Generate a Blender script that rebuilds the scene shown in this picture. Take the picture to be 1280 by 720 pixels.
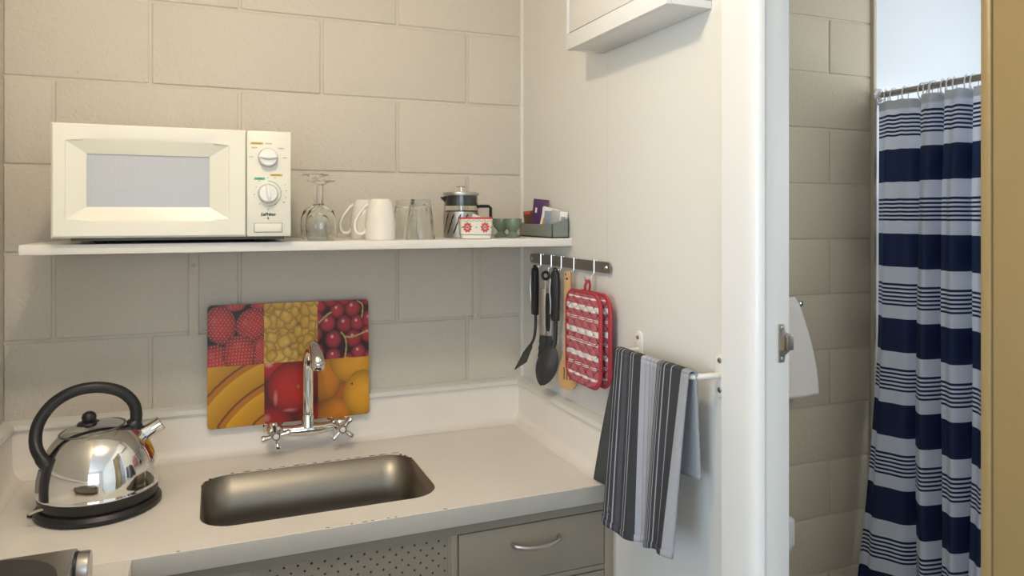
import bpy, bmesh, math, random
import numpy as np
from mathutils import Vector, Matrix
PI = math.pi
random.seed(7)
for o in list(bpy.data.objects): bpy.data.objects.remove(o)
scene = bpy.context.scene
COL = scene.collection

# ------------------------------------------------------------------ camera
cd = bpy.data.cameras.new('camera'); cam = bpy.data.objects.new('camera', cd); COL.objects.link(cam)
cam.location = (-0.8276, -1.9403, 1.4841)
cam.rotation_euler = (PI/2, 0, -0.388874)
cd.sensor_width = 36; cd.lens = 909.593*36/1280
cd.shift_y = (270.587-360)/1280
cd.clip_start = 0.02
scene.camera = cam

# ------------------------------------------------------------------ world, daylight, exposure
scene.view_settings.view_transform = 'Standard'; scene.view_settings.look = 'None'
scene.view_settings.gamma = 1; scene.view_settings.use_curve_mapping = False
scene.view_settings.exposure = 0.24
w = bpy.data.worlds.new('sky'); scene.world = w; w.use_nodes = True
wb = w.node_tree.nodes['Background']; wb.inputs[0].default_value = (0.72, 0.84, 1.0, 1); wb.inputs[1].default_value = 1.0
def area(name, loc, target, sx, sy, power, col):
    l = bpy.data.lights.new(name, 'AREA'); l.shape = 'RECTANGLE'; l.size = sx; l.size_y = sy
    l.energy = power; l.color = col
    o = bpy.data.objects.new(name, l); COL.objects.link(o); o.location = loc
    o.rotation_euler = (Vector(target)-Vector(loc)).to_track_quat('-Z', 'Z').to_euler()
    return o
# daylight entering through the living-room windows and the shower window, plus an added bathroom fill
area('daylight_rear_window', (-1.55, -4.56, 1.45), (-1.55, 0, 1.45), 1.9, 1.3, 18, (0.82, 0.91, 1.0))
area('daylight_side_window', (-3.16, -2.9, 1.45), (0, -2.9, 1.45), 1.5, 1.2, 44, (0.66, 0.83, 1.0))
area('daylight_bath_window', (2.27, -.75, 1.85), (0, -.75, 1.85), 0.55, 0.55, 5, (0.84, 0.92, 1.0))
area('bath_side_fill', (1.75, -1.96, 1.95), (1.75, 0, 1.95), 0.6, 0.45, 14, (0.88, 0.94, 1.0))  # added fill to brighten the bathroom block wall and curtain
LAMP_POWER = 15.0

# ------------------------------------------------------------------ material helpers
def lin(c): return tuple(((x/12.92) if x <= .04045 else ((x+.055)/1.055)**2.4) for x in c)
MATS = {}
def mat(name, col, rough=.5, metal=0, bump=0, bscale=40, var=0, vscale=4, spec=.5, trans=0, ior=1.45, emit=0, emitcol=None, coat=0, bdist=.002, detail=4, sub=0):
    if name in MATS: return MATS[name]
    m = bpy.data.materials.new(name); m.use_nodes = True; nt = m.node_tree; N = nt.nodes; L = nt.links
    b = N['Principled BSDF']
    b.inputs['Base Color'].default_value = (*col, 1); b.inputs['Roughness'].default_value = rough
    b.inputs['Metallic'].default_value = metal; b.inputs['Specular IOR Level'].default_value = spec
    b.inputs['Transmission Weight'].default_value = trans; b.inputs['IOR'].default_value = ior
    b.inputs['Coat Weight'].default_value = coat
    if emit:
        b.inputs['Emission Color'].default_value = (*(emitcol or col), 1); b.inputs['Emission Strength'].default_value = emit
    tc = N.new('ShaderNodeTexCoord')
    if var:
        n = N.new('ShaderNodeTexNoise'); n.inputs['Scale'].default_value = vscale; n.inputs['Detail'].default_value = 5
        L.new(tc.outputs['Object'], n.inputs['Vector'])
        mx = N.new('ShaderNodeMix'); mx.data_type = 'RGBA'
        mx.inputs[6].default_value = (*[x*(1-var) for x in col], 1); mx.inputs[7].default_value = (*[min(1, x*(1+var*.6)) for x in col], 1)
        L.new(n.outputs['Fac'], mx.inputs[0]); L.new(mx.outputs[2], b.inputs['Base Color'])
    if bump:
        n = N.new('ShaderNodeTexNoise'); n.inputs['Scale'].default_value = bscale; n.inputs['Detail'].default_value = detail
        L.new(tc.outputs['Object'], n.inputs['Vector'])
        bp = N.new('ShaderNodeBump'); bp.inputs['Strength'].default_value = bump; bp.inputs['Distance'].default_value = bdist
        L.new(n.outputs['Fac'], bp.inputs['Height']); L.new(bp.outputs['Normal'], b.inputs['Normal'])
    MATS[name] = m; return m
def ramp_mat(name, axis, stops, period=None, offset=0, scale=1, rough=.8, bump=0, bscale=200, transl=0, sheen=0):
    """Constant colour bands along the cloth's own UV axis (u=0, v=1)."""
    m = bpy.data.materials.new(name); m.use_nodes = True; nt = m.node_tree; N = nt.nodes; L = nt.links
    b = N['Principled BSDF']; b.inputs['Roughness'].default_value = rough; b.inputs['Specular IOR Level'].default_value = .25
    uv = N.new('ShaderNodeUVMap'); sp = N.new('ShaderNodeSeparateXYZ'); L.new(uv.outputs[0], sp.inputs[0])
    src = sp.outputs[axis]
    ma = N.new('ShaderNodeMath'); ma.operation = 'MULTIPLY_ADD'; ma.inputs[1].default_value = scale; ma.inputs[2].default_value = -offset*scale
    L.new(src, ma.inputs[0]); src = ma.outputs[0]
    if period:
        mo = N.new('ShaderNodeMath'); mo.operation = 'FLOORED_MODULO'; mo.inputs[1].default_value = 1.0
        L.new(src, mo.inputs[0]); src = mo.outputs[0]
    r = N.new('ShaderNodeValToRGB'); cr = r.color_ramp; cr.interpolation = 'CONSTANT'
    assert len(stops) <= 32, len(stops)
    while len(cr.elements) > 1: cr.elements.remove(cr.elements[-1])
    cr.elements[0].position = stops[0][0]; cr.elements[0].color = (*stops[0][1], 1)
    for p, c in stops[1:]:
        e = cr.elements.new(min(1, p)); e.color = (*c, 1)
    L.new(src, r.inputs[0]); L.new(r.outputs[0], b.inputs['Base Color'])
    if bump:
        tc = N.new('ShaderNodeTexCoord'); n = N.new('ShaderNodeTexNoise'); n.inputs['Scale'].default_value = bscale
        L.new(tc.outputs['Object'], n.inputs['Vector']); bp = N.new('ShaderNodeBump'); bp.inputs['Strength'].default_value = bump; bp.inputs['Distance'].default_value = .002
        L.new(n.outputs['Fac'], bp.inputs['Height']); L.new(bp.outputs[0], b.inputs['Normal'])
    if transl:
        t = N.new('ShaderNodeBsdfTranslucent'); L.new(r.outputs[0], t.inputs[0])
        mx = N.new('ShaderNodeMixShader'); mx.inputs[0].default_value = transl
        L.new(b.outputs[0], mx.inputs[1]); L.new(t.outputs[0], mx.inputs[2]); L.new(mx.outputs[0], N['Material Output'].inputs[0])
    return m
def attr_mat(name, rough=.3, spec=.4):
    m = bpy.data.materials.new(name); m.use_nodes = True; N = m.node_tree.nodes
    a = N.new('ShaderNodeAttribute'); a.attribute_name = 'print'
    m.node_tree.links.new(a.outputs['Color'], N['Principled BSDF'].inputs['Base Color'])
    N['Principled BSDF'].inputs['Roughness'].default_value = rough; N['Principled BSDF'].inputs['Specular IOR Level'].default_value = spec
    return m

def block_mat(name, col):
    m = mat(name, col, .75, 0, 0, var=.05, vscale=3, spec=.3)
    nt = m.node_tree; N = nt.nodes; L = nt.links; b = N['Principled BSDF']
    tc = N.new('ShaderNodeTexCoord')
    oi = N.new('ShaderNodeObjectInfo'); ad = N.new('ShaderNodeVectorMath'); ad.operation = 'ADD'
    L.new(tc.outputs['Object'], ad.inputs[0]); L.new(oi.outputs['Location'], ad.inputs[1])
    n1 = N.new('ShaderNodeTexNoise'); n1.inputs['Scale'].default_value = 60; n1.inputs['Detail'].default_value = 6
    n2 = N.new('ShaderNodeTexVoronoi'); n2.inputs['Scale'].default_value = 95; n2.feature = 'SMOOTH_F1'
    L.new(ad.outputs[0], n1.inputs['Vector']); L.new(ad.outputs[0], n2.inputs['Vector'])
    mr = N.new('ShaderNodeMapRange'); mr.inputs[1].default_value = .12; mr.inputs[2].default_value = .35; L.new(n2.outputs['Distance'], mr.inputs[0])
    mx = N.new('ShaderNodeMath'); mx.operation = 'MULTIPLY_ADD'; mx.inputs[1].default_value = .3; L.new(mr.outputs[0], mx.inputs[0]); L.new(n1.outputs['Fac'], mx.inputs[2])
    bp = N.new('ShaderNodeBump'); bp.inputs['Strength'].default_value = .5; bp.inputs['Distance'].default_value = .0035
    L.new(mx.outputs[0], bp.inputs['Height']); L.new(bp.outputs[0], b.inputs['Normal'])
    return m

M_block = block_mat('painted_block', (.665, .62, .545))
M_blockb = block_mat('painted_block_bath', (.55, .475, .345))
M_joint = mat('painted_mortar', (.66, .61, .525), .8, bump=.3, bscale=150)
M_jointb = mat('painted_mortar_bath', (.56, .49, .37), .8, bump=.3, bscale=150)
M_wall = mat('white_wall_paint', (.76, .745, .70), .45, bump=.06, bscale=60, var=.02, spec=.4)
M_gloss = mat('white_gloss_paint', (.79, .785, .77), .28, bump=.05, bscale=30, var=.02)
M_cream = mat('cream_door_paint', (.29, .208, .092), .35, bump=.05, bscale=30, var=.03)
M_counter = mat('worn_cream_worktop', (.90, .85, .79), .40, bump=.06, bscale=80, var=.05, vscale=9)
M_edge = mat('worktop_edge_paint', (.46, .44, .40), .5, bump=.1, bscale=90, var=.06, vscale=20)
M_cab = mat('taupe_cabinet_paint', (.25, .22, .172), .45, bump=.05, bscale=50, var=.03)
M_dark = mat('dark_interior', (.03, .028, .025), .9)  # near-black colour puts the shade of the cabinet inside into paint
M_floor = mat('grey_vinyl_floor', (.33, .29, .24), .6, var=.1, vscale=6, bump=.1, bscale=40)
M_ceil = mat('ceiling_paint', (.85, .84, .81), .8, bump=.05, bscale=80)
M_chrome = mat('chrome', (.80, .79, .77), .07, 1)
M_brushed = mat('brushed_steel', (.52, .50, .47), .32, 1, bump=.04, bscale=120)
M_sink = mat('sink_steel', (.30, .28, .25), .38, 1, bump=.05, bscale=90, var=.12, vscale=12)
M_rail = mat('dull_steel', (.36, .33, .29), .42, 1, bump=.05, bscale=150)
M_black = mat('black_plastic', (.018, .018, .019), .38, bump=.03, bscale=200)
M_nylon = mat('black_nylon', (.035, .035, .036), .45)
M_mw = mat('microwave_plastic', (.82, .80, .70), .32, bump=.02, bscale=200)
M_grey = mat('dark_grey_plastic', (.12, .12, .12), .5)
M_print = mat('dark_print', (.10, .10, .09), .6)
M_white = mat('white_plastic', (.85, .84, .81), .3)
M_china = mat('white_china', (.84, .80, .73), .12, coat=.3)
M_glass = mat('clear_glass', (.97, .985, .975), .0, trans=1, ior=1.45)
M_pane = mat('window_glass', (.98, .99, 1), .0, trans=1, ior=1.1)
M_wood = mat('beech_wood', (.62, .38, .17), .5, bump=.08, bscale=60, var=.15, vscale=15)
M_egg = mat('green_glaze', (.17, .235, .175), .18, coat=.4, var=.15, vscale=30)
M_tray = mat('grey_green_tray', (.215, .235, .215), .5, bump=.03, bscale=90)
M_white_enamel = mat('white_enamel', (.83, .80, .73), .25)
M_chip = mat('chipped_metal', (.10, .09, .085), .6, bump=.3, bscale=300)

# ------------------------------------------------------------------ mesh helpers
class MB:
    def __init__(s): s.v = []; s.f = []; s.uv = []
    def add(s, verts, faces, uv=None):
        k = len(s.v); s.v += [tuple(p) for p in verts]; s.f += [tuple(i+k for i in f) for f in faces]
        s.uv += list(uv) if uv else [(0, 0)]*len(verts); return s
    def bm(s, b):
        b.verts.ensure_lookup_table(); b.verts.index_update()
        r = s.add([v.co[:] for v in b.verts], [[v.index for v in f.verts] for f in b.faces]); b.free(); return r
    def box(s, x0, x1, y0, y1, z0, z1, bev=0, seg=2):
        b = bmesh.new(); bmesh.ops.create_cube(b, size=1)
        for v in b.verts: v.co = Vector(((x0+x1)/2+v.co.x*(x1-x0), (y0+y1)/2+v.co.y*(y1-y0), (z0+z1)/2+v.co.z*(z1-z0)))
        if bev: bmesh.ops.bevel(b, geom=b.edges[:], offset=bev, segments=seg, profile=.5, affect='EDGES')
        return s.bm(b)
    def lathe(s, prof, loc=(0, 0, 0), n=32, axis='z', rot=None):
        vs = []; fs = []; m = len(prof)
        for i in range(n):
            a = 2*PI*i/n
            for r, z in prof: vs.append(Vector((r*math.cos(a), r*math.sin(a), z)))
        for i in range(n):
            for j in range(m-1):
                a, b, c, d = i*m+j, ((i+1) % n)*m+j, ((i+1) % n)*m+j+1, i*m+j+1
                q = []
                if prof[j][0] < 1e-7: q = [a, c, d]
                elif prof[j+1][0] < 1e-7: q = [a, b, c]
                else: q = [a, b, c, d]
                fs.append(q)
        if axis == 'x': vs = [Vector((v.z, v.x, v.y)) for v in vs]
        if axis == 'y': vs = [Vector((v.y, v.z, v.x)) for v in vs]
        if rot is not None: vs = [rot @ v for v in vs]
        return s.add([v+Vector(loc) for v in vs], fs)
    def tube(s, path, r, n=10, closed=False, cap=True, flat=None):
        P = [Vector(p) for p in path]; m = len(P); R = r if isinstance(r, (list, tuple)) else [r]*m
        vs = []; fs = []; up = None
        for i in range(m):
            a = P[i-1] if (i or closed) else P[i]; b = P[(i+1) % m] if (i < m-1 or closed) else P[i]
            t = (b-a).normalized()
            if up is None:
                up = Vector((0, 0, 1)) if abs(t.z) < .9 else Vector((1, 0, 0))
            up = (up-t*up.dot(t)).normalized(); sd = t.cross(up)
            fx, fy = flat if flat else (1, 1)
            for k in range(n):
                an = 2*PI*k/n; vs.append(P[i]+(up*math.cos(an)*fx+sd*math.sin(an)*fy)*R[i])
        for i in range(m if closed else m-1):
            for k in range(n):
                j = (i+1) % m
                fs.append((i*n+k, i*n+(k+1) % n, j*n+(k+1) % n, j*n+k))
        if cap and not closed:
            fs.append(tuple(range(n))[::-1]); fs.append(tuple((m-1)*n+k for k in range(n)))
        return s.add(vs, fs)
    def prism(s, pts, a, b, axis='z', bev=0):
        """2-D outline extruded between a and b along an axis (pts are the other two coords in xyz order)."""
        def mk(p, t): return {'z': (p[0], p[1], t), 'y': (p[0], t, p[1]), 'x': (t, p[0], p[1])}[axis]
        bm = bmesh.new(); lo = [bm.verts.new(mk(p, a)) for p in pts]; hi = [bm.verts.new(mk(p, b)) for p in pts]; n = len(pts)
        bm.faces.new(lo[::-1]); bm.faces.new(hi)
        for i in range(n): bm.faces.new((lo[i], lo[(i+1) % n], hi[(i+1) % n], hi[i]))
        bmesh.ops.recalc_face_normals(bm, faces=bm.faces[:])
        if bev:
            es = [e for e in bm.edges if any(f.normal.length and len(f.verts) == n for f in e.link_faces)]
            bmesh.ops.bevel(bm, geom=es, offset=bev, segments=2, profile=.5, affect='EDGES')
        return s.bm(bm)
    def loft(s, rings, cap0=True, cap1=True):
        n = len(rings[0]); vs = [p for r in rings for p in r]; fs = []
        for i in range(len(rings)-1):
            for k in range(n): fs.append((i*n+k, i*n+(k+1) % n, (i+1)*n+(k+1) % n, (i+1)*n+k))
        if cap0: fs.append(tuple(range(n))[::-1])
        if cap1: fs.append(tuple((len(rings)-1)*n+k for k in range(n)))
        return s.add(vs, fs)
    def grid(s, fn, nu, nv, uvf=None):
        vs = []; uv = []; fs = []
        for j in range(nv+1):
            for i in range(nu+1):
                vs.append(fn(i/nu, j/nv)); uv.append(uvf(i/nu, j/nv) if uvf else (i/nu, j/nv))
        for j in range(nv):
            for i in range(nu): a = j*(nu+1)+i; fs.append((a, a+1, a+nu+2, a+nu+1))
        return s.add(vs, fs, uv)

def ploc(p):
    l = Vector((0, 0, 0))
    while p is not None: l = l+p.location; p = p.parent
    return l
def obj(name, mb, material, parent=None, smooth=35, solid=0, label=None, recalc=True, sub=0):
    """One mesh object; coordinates are given in world space (parent rotation is applied afterwards)."""
    V = np.array(mb.v, dtype=float)
    if parent is not None: off = np.array(ploc(parent))
    else:
        off = np.array([(V[:, 0].min()+V[:, 0].max())/2, (V[:, 1].min()+V[:, 1].max())/2, V[:, 2].min()])
    me = bpy.data.meshes.new(name); me.from_pydata((V-off).tolist(), [], mb.f); me.update()
    if recalc:
        b = bmesh.new(); b.from_mesh(me); bmesh.ops.recalc_face_normals(b, faces=b.faces[:]); b.to_mesh(me); b.free()
    if any(u != (0, 0) for u in mb.uv):
        ul = me.uv_layers.new(name='UVMap')
        idx = np.zeros(len(me.loops), dtype=int); me.loops.foreach_get('vertex_index', idx)
        ul.data.foreach_set('uv', np.array(mb.uv)[idx].astype(np.float32).ravel())
    if smooth:
        me.shade_smooth(); me.set_sharp_from_angle(angle=math.radians(smooth))
    o = bpy.data.objects.new(name, me); COL.objects.link(o)
    if material: me.materials.append(material)
    if parent is not None: o.parent = parent
    else: o.location = off
    if solid:
        md = o.modifiers.new('thickness', 'SOLIDIFY'); md.thickness = solid; md.offset = 0
    if sub:
        md = o.modifiers.new('smooth', 'SUBSURF'); md.levels = sub; md.render_levels = sub
    if label: o['label'] = label
    return o
def tag(o, label, cat, group=None):
    o['label'] = label; o['category'] = cat
    if group: o['group'] = group
    return o
def thing(name, loc, label, cat, group=None):
    o = bpy.data.objects.new(name, None); COL.objects.link(o); o.location = loc; o.empty_display_size = .05
    return tag(o, label, cat, group)
def struct(name, mb, m, smooth=35):
    o = obj(name, mb, m, None, smooth); o['kind'] = 'structure'; return o
def text(name, body, size, loc, m, parent, shear=0, align='CENTER', bold=0):
    """Flat lettering on a face that looks towards -y."""
    c = bpy.data.curves.new(name, 'FONT'); c.body = body; c.size = size; c.extrude = .0002; c.align_x = align; c.align_y = 'CENTER'
    c.shear = shear; c.resolution_u = 3; c.offset = bold
    t = bpy.data.objects.new('tmp', c); COL.objects.link(t)
    bpy.context.view_layer.update()
    me = bpy.data.meshes.new_from_object(t.evaluated_get(bpy.context.evaluated_depsgraph_get())); me.name = name
    bpy.data.objects.remove(t); bpy.data.curves.remove(c)
    me.transform(Matrix.Translation(Vector(loc)-ploc(parent)) @ Matrix.Rotation(PI/2, 4, 'X'))
    me.materials.clear(); me.materials.append(m)
    o = bpy.data.objects.new(name, me); COL.objects.link(o); o.parent = parent; return o
def spline(pts, n=6, closed=False):
    P = [Vector(p) for p in pts]; out = []; m = len(P)
    rng = range(m if closed else m-1)
    for i in rng:
        if closed: a, b, c, d = P[i-1], P[i], P[(i+1) % m], P[(i+2) % m]
        else: a, b, c, d = P[max(i-1, 0)], P[i], P[i+1], P[min(i+2, m-1)]
        for k in range(n):
            t = k/n
            out.append(.5*((2*b)+(c-a)*t+(2*a-5*b+4*c-d)*t*t+(3*b-a-3*c+d)*t**3))
    if not closed: out.append(P[-1])
    return out
def rrect(x0, x1, y0, y1, r, n=6):
    pts = []
    for cx, cy, a0 in ((x1-r, y1-r, 0), (x0+r, y1-r, 90), (x0+r, y0+r, 180), (x1-r, y0+r, 270)):
        for k in range(n+1):
            a = math.radians(a0+90*k/n); pts.append((cx+r*math.cos(a), cy+r*math.sin(a)))
    return pts

# ================================================================== THE SETTING
XL = -1.264          # left wall face
CEIL = 2.35
def block_wall(name, x0, x1, yf, z0, z1, jx, bm_, jm, depth=.10):
    """Concrete-block wall facing -y: every block is a child with eased edges, joints recessed."""
    root = obj(name, MB().box(x0, x1, yf+.0042, yf+depth, 0, CEIL), jm); root['kind'] = 'structure'
    cache = {}
    row = 0; z = z0
    g = .003
    while z < z1-.01:
        js = jx[row % 2]; zt = min(z+.2, z1)
        xs = [x0]+[j for j in np.arange(js-4, x1-.01, .4) if x0+.015 < j < x1-.015]+[x1]
        for a, b in zip(xs[:-1], xs[1:]):
            k = (round(b-a, 3), round(zt-z, 3))
            xa, xb = a+(g if a > x0 else 0), b-(g if b < x1 else 0)
            if k not in cache:
                mb = MB(); b_ = bmesh.new(); bmesh.ops.create_cube(b_, size=1)
                wx, wz = xb-xa, zt-z-2*g
                for v in b_.verts: v.co = Vector((v.co.x*wx, v.co.y*.03, v.co.z*wz))
                bmesh.ops.bevel(b_, geom=b_.edges[:], offset=.0045, segments=3, profile=.5, affect='EDGES'); mb.bm(b_)
                me = bpy.data.meshes.new('block'); me.from_pydata(mb.v, [], mb.f); me.update(); me.shade_smooth(); me.set_sharp_from_angle(angle=math.radians(50)); me.materials.append(bm_)
                cache[k] = me
            o = bpy.data.objects.new('block', cache[k]); COL.objects.link(o); o.parent = root
            o.location = Vector(((xa+xb)/2, yf+.015+random.uniform(-.0007, .0007), (z+zt)/2))-root.location
        z += .2; row += 1
    return root
# kitchen back wall: courses 200 mm high, joints of alternate rows half a block apart
block_wall('wall_back', XL, 0.0, 0.0, .8, CEIL, {0: -.368, 1: -.168}, M_block, M_joint)
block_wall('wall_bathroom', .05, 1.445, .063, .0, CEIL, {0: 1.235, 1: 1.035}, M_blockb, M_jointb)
M_lining = mat('shower_lining', (.74, .76, .78), .25)
struct('wall_shower', MB().box(1.452, 2.40, .05, .16, 0, CEIL), M_lining)
struct('trim_5', MB().box(1.438, 1.453, .048, .075, 0, CEIL, .003), M_jointb)
mb = MB(); mb.box(2.30, 2.40, -2.1, -1.05, 0, CEIL).box(2.30, 2.40, -.45, .05, 0, CEIL).box(2.30, 2.40, -1.05, -.45, 0, 1.55).box(2.30, 2.40, -1.05, -.45, 2.15, CEIL)
struct('wall_bathroom_end', mb, M_lining)
mb = MB().box(2.33, 2.36, -1.05, -1.01, 1.55, 2.15, .003).box(2.33, 2.36, -.49, -.45, 1.55, 2.15, .003).box(2.33, 2.36, -1.01, -.49, 1.55, 1.59, .003).box(2.33, 2.36, -1.01, -.49, 2.11, 2.15, .003)
struct('window_3', mb, M_gloss)
struct('wall_bathroom_near', MB().box(.05, 1.42, -2.1, -2.0, 0, CEIL).box(2.08, 2.40, -2.1, -2.0, 0, CEIL).box(1.42, 2.08, -2.1, -2.0, 0, 1.70).box(1.42, 2.08, -2.1, -2.0, 2.2, CEIL), M_lining)
mb = MB().box(1.42, 1.46, -2.06, -2.03, 1.70, 2.2, .003).box(2.04, 2.08, -2.06, -2.03, 1.70, 2.2, .003).box(1.46, 2.04, -2.06, -2.03, 1.70, 1.74, .003).box(1.46, 2.04, -2.06, -2.03, 2.16, 2.2, .003)
struct('fill_window_frame', mb, M_gloss)  # unseen frame made up around the added bathroom fill light
struct('floor', MB().box(-3.3, 2.4, -4.7, .16, -.1, 0), M_floor)
struct('ceiling', MB().box(-3.3, 2.4, -4.7, .16, CEIL, CEIL+.1), M_ceil)
# right wall: sheets butted with fine joints, door opening y -0.99 .. -1.69
WT = .05
mb = MB(); mb.box(0, WT, -.4925, .06, 0, CEIL).box(0, WT, -.985, -.4935, 0, CEIL)
mb.box(0, WT, -1.70, -.985, 2.05, CEIL).box(0, WT, -4.6, -1.70, 0, CEIL).box(.004, WT-.004, -.495, -.49, 0, CEIL)
struct('wall_right', mb, M_wall)
struct('trim_1', MB().prism([(-.008, .004), (0, .004), (.0, -.008), (-.0045, -.0072), (-.0072, -.0045)], 1.02, CEIL, 'z'), M_wall)
# far jamb, its stop, casings
struct('trim_2', MB().box(-.002, WT+.004, -1.0, -.984, 0, 2.05, .002), M_wall)  # jamb in the duller wall paint, part of its shade put into colour
prof = [(-.001, -.915), (-.016, -.915), (-.018, -.917), (-.018, -.975), (-.0175, -.985), (-.0155, -.993), (-.012, -.999), (-.007, -1.003), (-.001, -1.004)]
struct('trim_3', MB().prism(prof, 0, 2.13, 'z'), M_gloss)
struct('trim_4', MB().box(-.016, 0, -1.78, -.915, 2.05, 2.13, .003), M_gloss)
struct('trim_6', MB().box(-.002, WT+.004, -1.70, -1.684, 0, 2.05, .002).box(-.016, 0, -1.78, -1.69, 0, 2.05, .003), M_gloss)
# left wall of the kitchen nook and the room behind the camera
struct('wall_left', MB().box(XL-.1, XL, -1.3, .1, 0, CEIL), M_block)
struct('wall_return', MB().box(-3.3, XL-.1, -1.4, -1.3, 0, CEIL), M_wall)
def holed(name, horiz, fixed, a0, a1, h0, h1, z0, z1, m):
    mb = MB()
    for (p, q, r, s) in ((a0, h0, 0, CEIL), (h1, a1, 0, CEIL), (h0, h1, 0, z0), (h0, h1, z1, CEIL)):
        if horiz: mb.box(p, q, fixed-.1, fixed, r, s)
        else: mb.box(fixed-.1, fixed, p, q, r, s)
    return struct(name, mb, m)
holed('wall_rear', True, -4.6, -3.3, .05, -2.55, -.55, .78, 2.12, M_wall)
holed('wall_far_left', False, -3.2, -4.6, -1.4, -3.7, -2.1, .82, 2.08, M_wall)
def window(name, horiz, f, a0, a1, z0, z1):
    mb = MB()
    def bx(p, q, r, s):
        mb.box(p, q, f-.06, f-.02, r, s, .004) if horiz else mb.box(f-.06, f-.02, p, q, r, s, .004)
    t = .05
    bx(a0, a0+t, z0, z1); bx(a1-t, a1, z0, z1); bx(a0+t, a1-t, z0, z0+t); bx(a0+t, a1-t, z1-t, z1); bx((a0+a1)/2-.025, (a0+a1)/2+.025, z0+t, z1-t)
    return struct(name, mb, M_gloss)
window('window_1', True, -4.6, -2.55, -.55, .78, 2.12)
window('window_2', False, -3.2, -3.7, -2.1, .82, 2.08)

# bathroom door: cream leaf on the bathroom side, half drawn across the opening
dr = obj('door_1', MB().box(.062, .096, -2.03, -1.323, .01, 2.10, .002), M_cream); dr['kind'] = 'structure'
def dpart(n, mb, m, lab=None): return obj(n, mb, m, dr, label=lab)
dpart('edge_strip', MB().box(.058, .100, -1.3345, -1.3205, .012, 2.098, .003), M_cream)
dpart('upper_panel', MB().box(.0585, .063, -1.95, -1.3375, 1.765, 2.06, .0015), M_cream)
dpart('lower_panel', MB().box(.0585, .063, -1.95, -1.3375, .04, 1.763, .0015), M_cream)
struct('door_track', MB().box(.055, .105, -2.05, -.99, 2.098, 2.13, .003), M_gloss)

# ================================================================== KITCHEN UNITS
CT = .90; FY = -.55
wt = thing('worktop', (-.6, -.3, .862), 'cream worktop with grey front edge and raised upstands around the sink', 'worktop')
def slab_with_hole(x0, x1, y0, y1, z0, z1, hole):
    mb = MB(); n = len(hole); cx = sum(p[0] for p in hole)/n; cy = sum(p[1] for p in hole)/n
    out = []
    for (x, y) in hole:
        dx, dy = x-cx, y-cy; t = 1e9
        if dx > 1e-9: t = min(t, (x1-cx)/dx)
        if dx < -1e-9: t = min(t, (x0-cx)/dx)
        if dy > 1e-9: t = min(t, (y1-cy)/dy)
        if dy < -1e-9: t = min(t, (y0-cy)/dy)
        out.append((cx+dx*t, cy+dy*t))
    # snap the nearest ring points to the true corners
    for c in ((x0, y0), (x1, y0), (x1, y1), (x0, y1)):
        k = min(range(n), key=lambda i: (out[i][0]-c[0])**2+(out[i][1]-c[1])**2); out[k] = c
    v = [(*p, z1) for p in out]+[(*p, z1) for p in hole]+[(*p, z1-.002) for p in hole]+[(*p, z0) for p in hole]+[(*p, z0) for p in out]
    f = []
    for L in range(5):
        for i in range(n):
            j = (i+1) % n; a, b = L*n, ((L+1) % 5)*n
            f.append((a+i, a+j, b+j, b+i))
    mb.add(v, f); return mb
SX0, SX1, SY0, SY1 = -.853, -.383, -.468, -.168
hole = []
for p in rrect(SX0, SX1, SY0, SY1, .062, 8): hole.append(p)
dense = []
for i in range(len(hole)):
    a, b = Vector(hole[i]), Vector(hole[(i+1) % len(hole)]); k = max(1, int((b-a).length/.03))
    for j in range(k): dense.append(tuple(a.lerp(b, j/k)))
obj('slab', slab_with_hole(XL, 0, FY+.003, 0, CT-.038, CT, dense), M_counter, wt, smooth=30)
obj('front_edge', MB().box(-.957, 0.0, FY, FY+.0035, CT-.0375, CT-.0012, .001), M_edge, wt)
# return of the worktop along the left wall
obj('return_slab', MB().box(XL, -.957, -1.25, FY+.0028, CT-.038, CT-.0005, .0015), M_counter, wt)
up = [(.0, CT-.002), (-.05, CT+.0005), (-.036, CT+.004), (-.027, CT+.012), (-.022, CT+.026), (-.02, CT+.105), (0, CT+.105)]
obj('upstand', MB().prism(up, XL, 0, 'x'), M_counter, wt)
lip = [(0, CT+.104), (-.026, CT+.104), (-.0275, CT+.108), (-.024, CT+.117), (-.012, CT+.123), (0, CT+.124)]
obj('upstand_lip', MB().prism(lip, XL, 0, 'x'), M_wall, wt)
obj('upstand', MB().prism([(x, z) for x, z in up], FY+.02, -.01, 'y'), M_counter, wt)
obj('upstand_lip', MB().prism(lip, FY-.02, -.005, 'y'), M_wall, wt)
obj('upstand', MB().prism([(XL-x, z) for x, z in up], -1.25, -.01, 'y'), M_counter, wt)
obj('upstand_lip', MB().prism([(XL-x, z) for x, z in lip], -1.25, -.005, 'y'), M_wall, wt)
# chips where paint has flaked off the sink edge and the front edge
def chip(x, y, lx, ly):
    n = 7; pts = [(x+lx*math.cos(2*PI*k/n)*random.uniform(.6, 1), y+ly*math.sin(2*PI*k/n)*random.uniform(.5, 1)) for k in range(n)]
    obj('paint_chip', MB().prism(pts, CT-.0004, CT+.0003, 'z'), M_chip, wt, smooth=0)
for k in range(15):
    x = SX0+.07+k*.026+random.uniform(-.008, .008); chip(x, SY1+.0015, random.uniform(.005, .014), .0022)
for x, y in ((SX0+.018, SY1-.02), (SX0+.009, SY1-.035), (SX1-.02, SY1-.016), (SX1-.012, SY1-.028), (SX1-.004, SY1-.05), (SX0+.002, SY1-.06)): chip(x, y, .004, .005)
for x in (-.50, -.515, -.545, -.56, -.585, -.63, -.40, -.885): chip(x, FY+.0045, random.uniform(.003, .007), .0017)

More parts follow.
